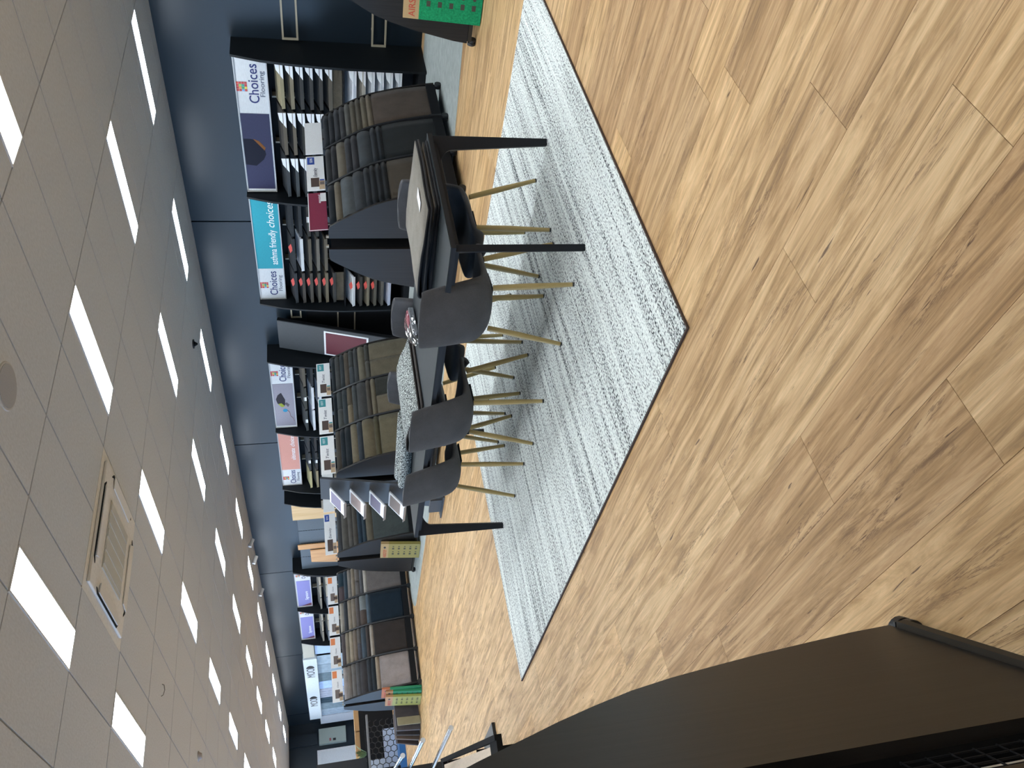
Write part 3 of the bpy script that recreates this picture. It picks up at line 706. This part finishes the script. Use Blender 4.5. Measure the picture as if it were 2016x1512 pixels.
def wall_unit(x0, x1, label, banners):
    """x1 is the right end (towards +x). banners run from right to left."""
    o = empty('wall_display_unit', (0,0,0), 0, label, 'display unit', 'sample units on the blue wall')
    n = len(banners); W = (x1-x0)/n
    for i in range(n+1):
        x = x1-i*W; x = min(max(x, x0+.015), x1-.015)
        MB().prism(side_profile(WY), 'x', x-.015, x+.015).build('side_panel', UNITWOOD, o)
    bx('back_panel', x0+.03, x1-.03, WY-.012, WY, .02, 2.27, BLACKM, o)
    bx('plinth', x0+.03, x1-.03, WY-.56, WY-.05, 0, .09, BLACKM, o)
    for i, f in enumerate(banners):
        xr = x1-i*W-.032; xl = x1-(i+1)*W+.032; xl, xr = min(xl, xr), max(xl, xr)
        y = WY-.30
        b = bx('banner', xl, xr, y, y+.03, 1.885, 2.275, plain((.58, .60, .61), .5), o)
        MB().box(xl, xr, y-.012, y, 1.885, 1.897).box(xl, xr, y-.012, y, 2.263, 2.275).box(xl, xl+.012, y-.012, y, 1.897, 2.263).box(xr-.012, xr, y-.012, y, 1.897, 2.263).build('frame', plain(lin('#a9a6a2'), .35, .3), b)
        f(b, xl, xr, y)
        for k in (1, 2):
            xx = xl+(xr-xl)*k/3
            MB().box(xx-.012, xx+.012, WY-.12, WY-.02, .2, 1.86).build('upright', BEIGE, o)
        bx('deck', xl-.02, xr+.02, WY-.50, WY-.02, .98, 1.0, BLACKM, o)
    return o
def field(b, xl, xr, y, z0, z1, hx, name='picture'):
    return bx(name, xl, xr, y-.004, y-.001, z0, z1, plain(D(hx, .74), .5, spec=.2), b)
def choices(b, x, y, k=1.0):
    """logo, big word, small word, centred at x"""
    logo(b, x-.055*k-.04, 2.135, y-.002, .12*k)
    text('brand_lettering', 'Choices', b, (x-.26*k, y-.003, 2.005), FACE_Y, .17*k, NAVYTXT, .52*k, bold=.001)
    text('small_lettering', 'Flooring', b, (x-.17*k, y-.003, 1.93), FACE_Y, .085*k, GREYTXT, .34*k)
def ban_shoe(b, xl, xr, y):
    choices(b, xr-.40, y)
    field(b, xl+.05, xr-.80, y, 1.905, 2.255, '#3c3d5c')
    def blob(pts, hx, n, e):
        MB().prism(pts, 'y', y-.005-e, y-.004-e).build(n, plain(D(hx, .62), .6, spec=.1), b)
    X = xl+.5
    blob([(X-.06, 2.255), (X-.08, 2.12), (X+.02, 2.02), (X+.1, 1.985), (X+.2, 2.0), (X+.3, 2.06), (X+.33, 2.16), (X+.33, 2.255)], '#2a2c3c', 'shoe_picture', 0)
    blob([(X+.16, 2.0), (X+.2, 1.985), (X+.3, 2.06), (X+.33, 2.13), (X+.29, 2.10)], '#a06a3c', 'sole_picture', .001)
def ban_asthma(b, xl, xr, y):
    choices(b, xl+.33, y, .95)
    field(b, xl+.64, xr-.015, y, 1.90, 2.26, '#35a9bb')
    text('lettering', 'asthma friendly', b, (xl+.72, y-.006, 1.965), FACE_Y, .14, WHITETXT, .66)
    text('script_lettering', 'choices', b, (xl+1.42, y-.006, 1.965), FACE_Y, .15, WHITETXT, .46, .25)
def ban_kite(b, xl, xr, y):
    choices(b, xr-.36, y)
    field(b, xl+.05, xr-.68, y, 1.905, 2.255, '#9b97a3')
    def blob(pts, hx, n, e=0): MB().prism(pts, 'y', y-.006-e, y-.005-e).build(n, plain(D(hx, .62), .6, spec=.1), b)
    X = xl+.62
    blob([(X+.12, 2.20), (X+.02, 2.12), (X+.06, 2.07), (X+.22, 2.06), (X+.42, 2.12), (X+.36, 2.18), (X+.24, 2.22)], '#3c3a42', 'leaf_picture')
    blob([(X, 2.13), (X+.03, 2.07), (X+.12, 2.13), (X+.10, 2.19)], '#a9b64a', 'leaf_tip_picture', .001)
    blob([(X-.10+.05*math.cos(t), 2.075+.042*math.sin(t)) for t in (2*PI*i/12 for i in range(12))], '#3f9ec9', 'balloon_picture')
    blob([(X+.0, 2.02), (X+.07, 1.99), (X+.14, 2.04), (X+.1, 2.07)], '#6f6a74', 'shadow_picture')
    MB().path([(X-.10, y-.006, 2.035), (X-.16, y-.006, 2.0), (X-.28, y-.006, 1.99), (X-.34, y-.006, 1.95), (X-.44, y-.006, 1.93)], .004, 5).build('string_picture', plain(lin('#7a4a44'), .6), b)
def ban_pink(b, xl, xr, y):
    choices(b, xl+.30, y, .92)
    field(b, xl+.58, xr-.015, y, 1.90, 2.26, '#e3a394')
    text('lettering', 'ultimate', b, (xl+.92, y-.006, 1.97), FACE_Y, .12, WHITETXT, .40); text('script_lettering', 'choices', b, (xl+1.38, y-.006, 1.97), FACE_Y, .12, WHITETXT, .38, .25)
def ban_purple(b, xl, xr, y):
    choices(b, xr-.30, y, .8)
    field(b, xl+.06, xr-.62, y, 1.91, 2.24, '#8f8fd0')
    MB().prism([(xl+.06, 1.91), (xl+.06, 2.16), (xl+.22, 1.91)], 'y', y-.0055, y-.0045).build('corner_picture', plain(lin('#6a3b4a'), .5), b)
    text('lettering', 'Signature', b, (xl+.42, y-.006, 1.98), FACE_Y, .11, WHITETXT, .5)
U1R, U1L = -5.07, -9.19
wall_unit(U1L, U1R, 'black wall unit under the shoe photo and turquoise asthma friendly banners', [ban_shoe, ban_asthma])
U2R, U2L = -10.55, -14.62
UNIT2 = wall_unit(U2L, U2R, 'black wall unit under the kite photo and salmon pink banners', [ban_kite, ban_pink])
U4R, U4L = -18.45, -22.9
wall_unit(U4L, U4R, 'black wall unit under two purple banners', [ban_purple, ban_purple])

# sample boards standing on the wall units: thin boards tilted forward, with a paper or coloured tag
BM = {}
TAGC = {'white': PAPER, 'red': plain(lin('#d0483a'), .5), 'none': None, 'small': PAPER}
def sample_board(xc, w, z, depth, hx, tagk, label, group, edge='#6d675a', y=WY-.42, tilt=.30):
    o = empty('sample_board', (xc, y, z), 0, fit16(label), 'sample board', group)
    key = (round(w, 2), round(depth, 2), hx)
    if key not in BM:
        BM[key] = MB().box(-w/2, w/2, 0, depth, -.010, .010).build('board', carpet(D(hx, .95), 200., .25, .3), o).data
        bpy.data.objects.remove(o.children[0])
    c = link('board', BM[key], o, (0,0,0), (tilt, 0, 0))
    lip = ('lip', round(w, 2), edge)
    if lip not in BM:
        BM[lip] = MB().box(-w/2, w/2, -.006, 0, -.022, .022).build('edge_strip', plain(D(edge, 1.4), .6), o).data; bpy.data.objects.remove(o.children[-1])
    link('edge_strip', BM[lip], o, (0,0,0), (tilt, 0, 0))
    if tagk != 'none':
        kt = ('t', tagk, round(w, 2))
        if kt not in BM:
            b = MB()
            if tagk == 'white': b.prism([(w/2-.22, -.02), (w/2-.005, -.02), (w/2-.005, .075), (w/2-.10, .06)], 'y', -.010, -.008)
            elif tagk == 'red': b.prism([(w/2-.26, .05), (w/2-.20, .012), (w/2-.08, .035), (w/2-.14, .073)], 'y', -.009, -.007)
            else: b.prism([(-.05, -.02), (.05, -.02), (.05, .025), (-.05, .025)], 'y', -.010, -.008)
            BM[kt] = b.build('tag', TAGC[tagk], o).data; bpy.data.objects.remove(o.children[-1])
        link('tag', BM[kt], o)
    return o
COLW = ['right', 'middle', 'left']
def bay(xr, xl, unit, cols, zs, low=None, lowz=(), lowcol=0, lowtag='white'):
    W = (xr-xl)/3
    for c, rows in enumerate(cols):
        xc = xr-W*(c+.5)
        for r, (hx, tg, ed) in enumerate(rows):
            tw = {'white': ' with white tag', 'red': ' with red tag', 'small': ' with small white tag', 'none': ''}[tg]
            sample_board(xc, W-.05, zs[r], .26, hx, tg, f'{shade(hx)} sample board{tw}, {ORD[r]} shelf of the {COLW[c]} column under {unit}', f'sample boards under {unit}', ed)
    if low:
        xc = xr-W*(lowcol+.5)
        for r, (hx, tg, ed) in enumerate(low):
            sample_board(xc, W-.05, lowz[r], .24, hx, tg, f'{shade(hx)} sample board, {ORD[r]} of the low rack in the {COLW[lowcol]} column under {unit}', f'low boards under {unit}', ed, WY-.52, .45)
        bx_ = tag(bx('display_board', xc-W/2+.04, xc+W/2-.04, WY-.40, WY-.385, 1.005, 1.17, carpet(D('#4e493f', 1.4), 150., .2)), f'plain brown backing board between shelves, {COLW[lowcol]} column under {unit}', 'display board')
zs = [1.72, 1.605, 1.49, 1.375, 1.26, 1.145]
w_ = 'white'
bay(U1R-.03, (U1R+U1L)/2+.02, 'the shoe banner',
    [[('#8d8468', w_, '#8d8468'), ('#6b624f', w_, '#7d7460'), ('#24272a', w_, '#3b3a38'), ('#22252a', w_, '#3b3a38'), ('#2a2c2f', w_, '#3f3d3a'), ('#3a3630', w_, '#5a544a')],
     [('#3d3832', w_, '#5a5347'), ('#37332e', w_, '#625a4d'), ('#22252a', w_, '#33332f'), ('#1f2226', w_, '#33332f'), ('#2a2a2a', w_, '#3a3a38'), ('#22252a', w_, '#33332f')],
     [('#202428', w_, '#3a3d3f'), ('#22262a', w_, '#44484a'), ('#24272a', w_, '#3a3d3f'), ('#202428', w_, '#3a3d3f')]], zs,
    [('#c9cdd2', w_, '#c9cdd2'), ('#9b9488', w_, '#a39c90'), ('#b9bec4', w_, '#cfd3d6'), ('#c9cdd2', w_, '#c9cdd2'), ('#b9bec4', w_, '#cfd3d6'), ('#c9cdd2', w_, '#c9cdd2')], [.86, .75, .64, .53, .42, .31], 0)
bay((U1R+U1L)/2-.02, U1L+.03, 'the turquoise banner',
    [[('#1b1e22', 'none', '#26282a'), ('#1b1e22', 'none', '#2c2e30'), ('#202224', 'small', '#33332f'), ('#202224', 'none', '#33332f')],
     [('#1d2024', 'red', '#2a2c2e'), ('#c3c6cc', 'none', '#d5d8dc'), ('#3d3830', 'none', '#5a5347'), ('#55504a', 'none', '#6a655c'), ('#4a443b', 'none', '#5f584c')],
     [('#202226', 'red', '#2e3032'), ('#2e2a27', 'red', '#433d37'), ('#37322d', 'red', '#4a443c'), ('#3d372f', 'red', '#555045'), ('#5a5142', 'red', '#6b6250'), ('#2e2d2d', 'red', '#3d3c3a')]], zs,
    [('#c9ccd0', 'red', '#e0e2e4'), ('#2d2b29', 'red', '#3c3936'), ('#6b6353', 'red', '#7a7160'), ('#4a453d', 'red', '#5a554b'), ('#4d4a45', 'none', '#5a5650'), ('#b0b2c0', 'none', '#c3c5d2')], [.86, .75, .64, .53, .42, .31], 2)
bay(U2R-.03, (U2R+U2L)/2+.02, 'the kite banner',
    [[('#4a443b', 'none', '#5a5347'), ('#1d2024', 'none', '#2a2c2e'), ('#2d2b29', 'none', '#3c3936')],
     [('#2a2a26', 'small', '#3a3a33'), ('#c3c6cc', 'none', '#d5d8e4'), ('#b0b2b8', 'none', '#c3c5cc')],
     [('#26282a', 'small', '#3a3c3a'), ('#c3c6d2', 'none', '#d5d8e4'), ('#202428', 'none', '#33332f')]], [1.70, 1.57, 1.44])
bay((U2R+U2L)/2-.02, U2L+.03, 'the pink banner',
    [[('#202428', 'none', '#2c2e30'), ('#1f2226', 'none', '#2c2e30'), ('#1f2226', 'none', '#2c2e30')],
     [('#1d2024', 'small', '#2a2c2e'), ('#1d2024', 'small', '#2a2c2e'), ('#202428', 'none', '#2c2e30')],
     [('#8a8562', 'none', '#a39c74'), ('#6d6753', 'none', '#857c62'), ('#26282a', 'none', '#33332f')]], [1.70, 1.57, 1.44])
for bi, (xr, xl) in enumerate(((U4R-.03, (U4R+U4L)/2+.02), ((U4R+U4L)/2-.02, U4L+.03))):
    bay(xr, xl, ('the right purple banner', 'the left purple banner')[bi],
        [[('#7d7a70', w_, '#9a968a'), ('#8a8678', 'none', '#a8a494')], [('#6d6b64', 'none', '#8a8678'), ('#7a776c', 'none', '#9a968a')], [('#5a5954', 'none', '#77746a'), ('#4a4f54', 'none', '#6a7078')]], [1.66, 1.50])
sq = bx('sample_flag', -14.97, -14.635, WY-.72, WY-.705, 1.28, 1.52, plain(lin('#7d7364'), .6), UNIT2); bx('flag_arm', -14.66, -14.63, WY-.705, WY-.45, 1.38, 1.41, BLACK, UNIT2)

# beige hanging frames beside and between the wall units
def loop(x0, x1, z0, z1, y, label):
    o = empty('hanging_frame', (0,0,0), 0, label, 'frame', 'beige hanging frames on the blue wall')
    t = .022
    MB().box(x0, x1, y-t, y, z1-t, z1).build('top_bar', BEIGE, o); MB().box(x0, x1, y-t, y, z0, z0+t).build('bottom_bar', BEIGE, o)
    MB().box(x0, x0+t, y-t, y, z0+t, z1-t).build('end_bar', BEIGE, o); MB().box(x1-t, x1, y-t, y, z0+t, z1-t).build('end_bar', BEIGE, o)
    for xx in (x0+.2, x1-.2): MB().box(xx-.01, xx+.01, y, WY, z1-t, z1).build('bracket', BEIGE, o)
loop(-5.04, -3.75, 1.50, 1.69, WY-.04, 'beige rectangular hanging frame, upper of two right of the shoe banner')
loop(-5.13+.06, -3.75, .45, .63, WY-.04, 'beige rectangular hanging frame, lower of two right of the shoe banner')
loop(-9.85, -9.22, 1.68, 1.85, WY-.04, 'beige rectangular hanging frame, upper one between the wall units')
loop(-10.25, -9.22, .80, 1.10, WY-.04, 'beige rectangular hanging frame, lower one between the wall units')
tag(bx('dark_backing_board', -10.5, -9.23, WY-.03, WY-.004, .05, 1.60, BLACKM), 'black backing board in the recess between two wall units', 'board')
lb = empty('leaning_board', (-10.47, 8.86, 0), 0, 'charcoal grey board with a maroon poster leaning on the wall between units', 'board')
ang = math.atan2(.56, 2.07)
MB().box(0, .66, 0, .035, 0, 2.15).build('panel', plain(lin('#3d4043'), .6), lb, (0,0,0), (-ang, 0, 0))
MB().box(.66, .68, 0, .06, 0, 2.15).build('black_edge', BLACKM, lb, (0,0,0), (-ang, 0, 0))
ps = MB().box(.02, .60, -.012, 0, .64, 1.38).build('poster', WHITE, lb, (0,0,0), (-ang, 0, 0)); MB().box(.05, .57, -.014, -.012, .67, 1.35).build('maroon_print', plain(lin('#5d1b2b'), .5), ps)

# slat wall with timber boards between the pink and purple units
su = empty('slat_wall', (0,0,0), 0, 'grey blue slotted panels between the pink and purple banner units', 'display unit')
SL = plain(lin('#4a545c'), .5)
MB().prism(side_profile(WY), 'x', -15.19, -15.16).build('side_panel', UNITWOOD, su); MB().prism(side_profile(WY), 'x', -18.44, -18.41).build('side_panel', UNITWOOD, su)
for i in range(5):
    x = -15.25-i*.63; bx('slot_panel', max(-18.38, x-.61), x, WY-.34, WY-.31, .05, 2.06, SL, su)
    d = MB()
    for q in range(34): d.box(x-.628, x-.612, WY-.342, WY-.315, .1+q*.057, .13+q*.057)
    if i < 4: d.build('slot_row', BLACKM, su)
tag(bx('timber_board', -15.90, -15.22, WY-.40, WY-.38, .35, 2.15, timber('#c9a56f', '#dbbd8c')), 'pale yellow timber sample board, upright on the slotted panels', 'timber')
tag(bx('timber_board', -17.28, -17.06, WY-.40, WY-.38, .4, 2.10, timber('#b5824a', '#cf9f66')), 'narrow orange timber board, upright on the slotted panels', 'timber')
tag(MB().prism([(-17.30, 1.83), (-17.30, 1.10), (-17.42, .97), (-18.02, 1.07), (-17.88, 1.82)], 'y', WY-.43, WY-.41).build('timber_board', timber('#b98750', '#d6a870')), 'wide orange timber board with an angled lower end', 'timber')

# curtain showroom
cs = empty('curtain_display', (0,0,0), 0, 'white curtain display fascia lettered MOOD twice on the blue wall', 'display unit')
sg = bx('sign_fascia', -30.35, -24.55, 9.30, 9.50, 1.905, 2.315, plain((.62, .70, .76), .5), cs)
def mood(x):
    text('lettering', 'MOO', sg, (x, 9.297, 2.0), FACE_Y, .35, BLACKTXT, .76)
    MB().prism([(x+.81+.22*math.sin(t), 2.12-.125*math.cos(t)) for t in (PI*i/12 for i in range(13))], 'y', 9.293, 9.297).build('solid_letter_d', BLACKTXT, sg)
mood(-26.11); mood(-28.93)
bx('cream_pelmet', -24.5, -23.15, 9.34, 9.54, 1.96, 2.29, plain(lin('#a9a99f'), .7), cs)
bx('pale_poster', -24.45, -23.3, 9.40, 9.42, 1.35, 1.94, plain(lin('#a9c4e8'), .5), cs)
def drape_panel(x0, x1, hx, amp, n, label):
    b = MB(); k = max(8, n*8); pts = []
    for i in range(k+1):
        f = i/k; pts.append((x0+(x1-x0)*f, 9.38+amp*math.sin(f*n*2*PI)))
    b.strip(pts, [(p[0], p[1]+.008) for p in pts], 'z', .1, 1.90)
    tag(b.build('curtain', carpet(lin(hx), 60., .08, .1), smooth=False), label, 'curtain', 'curtains under the MOOD sign')
drape_panel(-25.3, -24.55, '#9fb4c4', .012, 3, 'pale grey blue curtain, farthest right under the MOOD sign')
drape_panel(-26.05, -25.32, '#8ea3b3', .004, 1, 'mid grey blue flat blind under the MOOD sign')
drape_panel(-26.8, -26.07, '#5f7480', .004, 1, 'slate grey flat blind under the MOOD sign')
drape_panel(-27.5, -26.82, '#a9c6f0', .004, 1, 'bright pale blue blind under the MOOD sign')
drape_panel(-28.4, -27.52, '#a5aec0', .05, 4, 'silver grey pleated curtain under the MOOD sign')
drape_panel(-28.95, -28.42, '#3f5260', .05, 3, 'dark slate pleated curtain under the MOOD sign')
drape_panel(-29.6, -28.97, '#7f93a0', .05, 4, 'mid grey pleated curtain under the MOOD sign')
drape_panel(-30.3, -29.62, '#98aabb', .04, 3, 'light grey striped curtain at the left of the MOOD sign')
tag(bx('white_screen', -31.2, -30.33, 9.36, 9.40, .0, 1.96, plain((.55, .60, .68), .6)), 'white screen panel beside the striped curtain', 'screen')

# far end wall: door, switchboard, conduit
dr = struct(bx('door_1', XL+.001, XL+.05, 7.55, 8.55, 0, 2.13, plain((.62, .66, .70), .5)))
bx('door_leaf', XL+.05, XL+.065, 7.65, 8.47, 0, 2.0, plain((.58, .63, .68), .5), dr); bx('door_handle', XL+.065, XL+.10, 7.72, 7.80, 1.0, 1.03, CHROME, dr)
o = empty('switchboard', (XL, 8.98, 0), 0, 'pale grey electrical switchboard cabinet on the far end wall', 'cabinet')
bx('cabinet_body', .001, .20, -.27, .27, 1.08, 2.05, plain(lin('#8f9c98'), .5), o); bx('warning_label', .2, .203, -.20, -.10, 1.62, 1.68, plain(lin('#8a4a50'), .5), o); bx('lock', .2, .21, -.20, -.12, 1.45, 1.55, BLACK, o)
tag(bx('cable_cover', XL+.001, XL+.12, 8.75, 9.15, 2.12, ZC-.02, WALLP), 'slate blue cable cover above the switchboard', 'cover')

# ---------------------------------------------------------------- brochure stand
bs = empty('brochure_stand', (-8.74, 5.20, 0), 0, 'dark leaning brochure stand with four tilted white brochure trays', 'stand')
SB = plain(lin('#34393f'), .5)
bx('base_plate', -.25, .25, -.16, .24, .004, .02, SB, bs); bx('front_foot', -.14, .14, -.13, -.10, .02, .17, SB, bs)
MB().box(-.24, .24, 0, .03, .02, 1.52).build('panel', SB, bs, (0,0,0), (-.17, 0, 0))
for i, z in enumerate((1.18, .94, .70, .46)):
    yb = z*math.tan(.17)-.02
    t = MB().box(-.17, .17, -.30, 0, -.006, 0).box(-.17, .17, -.306, -.30, -.006, .03).build('tray', plain(lin('#8a8d92'), .3), bs, (-.02, yb, z+.20), (.62, 0, 0))
    p = MB().box(-.155, .155, -.296, -.004, .001, .012).build('brochure', PAPER, t)
    MB().box(-.135, .135, -.22, -.03, .012, .013).build('cover_photo', plain(lin(('#7d7690', '#a08a84', '#77708a', '#8a7a74')[i]), .5), t)

# ---------------------------------------------------------------- cartons and samples leaning on racks
def carton(x, y, w, d, h, rz, lean, body, band, label, word, bodym=None):
    o = empty('underlay_carton', (x, y, .008), rz, label, 'carton', 'underlay sample cartons on the floor')
    m = bodym or plain(lin(body), .6)
    R = (-lean, 0, 0)
    bx('body', -w/2, w/2, 0, d, 0, h*.80, m, o, 0, (0,0,0), R)
    b = bx('top_band', -w/2, w/2, 0, d, h*.80, h, plain(lin(band), .7), o, 0, (0,0,0), R)
    text('lettering', word, b, (-w*.46, -.002, h*.85), FACE_Y, h*.12, plain(lin('#c2492f'), .5), w*.56)
    e = MB().prism([(w*.26+.03*math.cos(t), h*.90+.018*math.sin(t)) for t in (2*PI*i/14 for i in range(14))], 'y', -.003, -.001).build('hand_hole', BLACKTXT, b)
    ic = MB()
    for r in range(5):
        for c in range(2):
            xx = -w*.25+c*w*.38; zz = h*(.08+r*.145)
            ic.box(xx, xx+w*.10, -.002, -.0005, zz, zz+h*.05); ic.tube((xx+w*.2, -.002, zz+h*.025), (xx+w*.2, -.0005, zz+h*.025), h*.022, h*.022, 8)
    ic.build('printed_icons', plain(lin('#3a3a2c'), .6), o, (0,0,0), R)['kind'] = 'stuff'
    return o
GREENM = carpet(lin('#1f8f5f'), 60., .35, .05)
carton(-2.95, 6.40, .46, .05, .64, 0, .10, '#1f8f5f', '#b59a6f', 'bright green underlay carton leaning on the rack at the right picture edge', 'AIRSTEP', GREENM)
carton(-11.58, 5.93, .46, .05, .62, 0, .10, '#8d8143', '#a88f62', 'olive yellow underlay carton leaning on the rack behind the brochure stand', 'AIRSTEP')
carton(-14.02, 4.36, .46, .04, .60, 0, .10, '#9a9a52', '#b58a62', 'olive yellow underlay carton leaning on the far left rack, front one', 'AIRSTEP')
carton(-13.88, 4.41, .42, .04, .60, 0, .10, '#1d7d55', '#a87a52', 'green underlay carton just behind the front olive carton', 'AIRSTEP')
carton(-13.84, 4.46, .44, .03, .66, 0, .06, '#1d7d55', '#b06a48', 'taller green underlay carton rearmost against the far left rack', 'AIRSTEP')
for i, (x, yy, th, h, ln, hx) in enumerate(((-14.40, 4.10, .03, .40, .12, '#8a8570'), (-14.56, 4.04, .05, .44, .30, '#565459'), (-14.74, 4.0, .05, .46, .45, '#3f3e42'), (-14.93, 3.97, .05, .50, .58, '#6a615c'), (-15.12, 3.93, .04, .52, .70, '#4a464a'))):
    tag(MB().box(-th, 0, 0, .42 if i else .13, 0, h).build('carpet_offcut', carpet(D(hx, 1.2), 180., .25), None, (x, yy, .012), (0, ln, 0)), f'{("cream", "dark grey", "charcoal", "brown edged", "outermost black")[i]} carpet offcut leaning at the foot of the far left rack', 'carpet sample', 'offcuts leaning on the far left rack')

# ---------------------------------------------------------------- far left counter with hexagonal wire front
hc = empty('mesh_counter', (-18.35, 0, 0), 0, 'counter with black hexagonal wire front and blue plinth, far left', 'counter')
bx('plinth', -.9, .05, 3.4, 5.45, .0, .13, plain(lin('#1f5f9a'), .5), hc)
bx('top_rail', -.06, .05, 3.4, 5.55, .755, .80, plain(lin('#6f7276'), .35), hc, .004)
bx('back_board', -.95, -.9, 3.4, 5.5, .13, .80, BLACKM, hc); bx('white_panel', -.7, -.66, 4.2, 5.4, .13, .42, plain((.5, .58, .7), .5), hc); bx('white_box', -.7, -.66, 4.46, 4.78, .42, .74, plain((.5, .58, .7), .5), hc); bx('side_board', -.62, -.1, 3.4, 4.45, .13, .75, BLACKM, hc)
hx_ = MB(); s_ = .075
for r in range(-1, 8):
    for c in range(0, 9):
        cy = 4.45+c*s_*1.5; cz = .18+r*s_*1.732+(s_*.866 if c % 2 else 0)
        pts = [(0, cy+s_*math.cos(PI/3*i), cz+s_*math.sin(PI/3*i)) for i in range(6)]
        for a, b in ((0, 1), (1, 2), (2, 3)):
            if all(.12 < p[2] < .79 and p[1] < 5.5 for p in (pts[a], pts[b])): hx_.tube(pts[a], pts[b], .008, .008, 5)
hx_.build('hexagon_mesh', BLACK, hc)
sh = empty('storage_shelf', (-21.5, 0, 0), 0, 'black storage shelf with cardboard boxes, behind the mesh counter', 'shelf')
bx('carcass', -.4, .1, 5.0, 6.9, 0, .86, BLACKM, sh)
for i, (a, b, hx) in enumerate(((5.15, 5.55, '#c9a878'), (5.58, 6.1, '#a5835a'), (6.13, 6.7, '#b08d62'))):
    tag(bx('cardboard_box', -21.85, -21.42, a, b, .86, .98, plain(lin(hx), .7), None, .004), f'{("pale", "brown", "tan")[i]} flat cardboard box on the black storage shelf', 'box', 'boxes on the storage shelf')
tag(bx('black_slatted_screen', -19.6, -19.5, 2.6, 4.98, .80, 1.9, plain((.015, .017, .02), .5)), 'black ribbed screen panel at the left picture edge', 'screen')
bx('stand_leg', -.05, 0, 0, .05, 0, .8, BLACK, bpy.data.objects['black_slatted_screen'], loc=(-19.5, 4.9, 0)); bx('stand_leg', -.05, 0, 0, .05, 0, .8, BLACK, bpy.data.objects['black_slatted_screen'], loc=(-19.5, 2.7, 0))
pp = empty('potted_plant', (-20.2, 5.24, 0), 0, 'small green leafy plant beside the cardboard boxes', 'plant')
MB().tube((0,0,0), (0,0,.74), .11, .13, 16).build('pot', plain((.55, .58, .6), .5), pp)
rnd = random.Random(5)
for i in range(16):
    a = rnd.uniform(0, 2*PI); ln = rnd.uniform(.25, .42); tp = Vector((math.cos(a)*ln*.7, math.sin(a)*ln*.7, .72+ln*.8)); b0 = Vector((0, 0, .72)); sd = Vector((-math.sin(a), math.cos(a), 0))*.03; md = (b0+tp)/2+Vector((0,0,.05))
    MB().add([b0, md+sd, tp, md-sd], [(0, 1, 2, 3)]).build('leaf', plain(lin('#5a7a55'), .6), pp)

# chrome armed sample stand at the left edge, close to the foreground rack
cst = empty('chrome_arm_stand', (0,0,0), 0, 'sample stand with three chrome tube arms at the left picture edge', 'stand')
arms = [((-5.23, 1.43, .75), (-8.0, 1.62, .75)), ((-5.56, 1.47, .90), (-8.0, 1.75, .90)), ((-5.70, 1.43, 1.03), (-8.0, 1.80, 1.03))]
for p0, p1 in arms:
    a = MB().tube(p0, p1, .015, .015, 16).build('arm', CHROME, cst, smooth=False); MB().tube(p0, (p0[0]+.006, p0[1], p0[2]), .0165, .0165, 16).build('end_cap', WHITE, a)
bx('post', -8.06, -7.98, 1.5, 1.9, .0, 1.15, BLACK, cst); bx('foot', -8.3, -7.7, 1.3, 2.1, .0, .03, BLACK, cst)
ts = empty('black_tray_table', (0,0,0), 0, 'low black edged tray holding a cream sample board, left picture edge', 'table')
tz = .62; TRAYM = plain((.012, .012, .012), .85, spec=.08, name='black_tray')
c0 = Vector((-4.45, 1.15, 0)); dx = Vector((-.975, .205, 0)).normalized(); dy = Vector((-.205, -.975, 0)).normalized()
rzt = math.atan2(dx.y, dx.x)
ts.matrix_world = Matrix.Translation((c0.x, c0.y, 0)) @ Matrix.Rotation(rzt, 4, 'Z')
bx('front_rail', 0, 2.6, 0, .03, tz-.03, tz+.01, TRAYM, ts); bx('back_rail', 0, 2.6, .62, .65, tz-.03, tz+.01, TRAYM, ts); bx('end_plate', -.0, .22, .03, .62, tz-.03, tz+.002, TRAYM, ts); bx('end_plate', 2.5, 2.6, .03, .62, tz-.03, tz+.002, TRAYM, ts)
for a in (.9, 2.4):
    for b in (.03, .58): bx('leg', a, a+.03, b, b+.03, .0, tz-.03, TRAYM, ts)
sb = tag(bx('cream_board', .24, 2.48, .05, .60, tz-.012, tz-.002, plain(lin('#cdb99f'), .6)), 'cream sample board lying in the black tray', 'sample board'); sb.matrix_world = ts.matrix_world.copy()
bpy.context.view_layer.update()
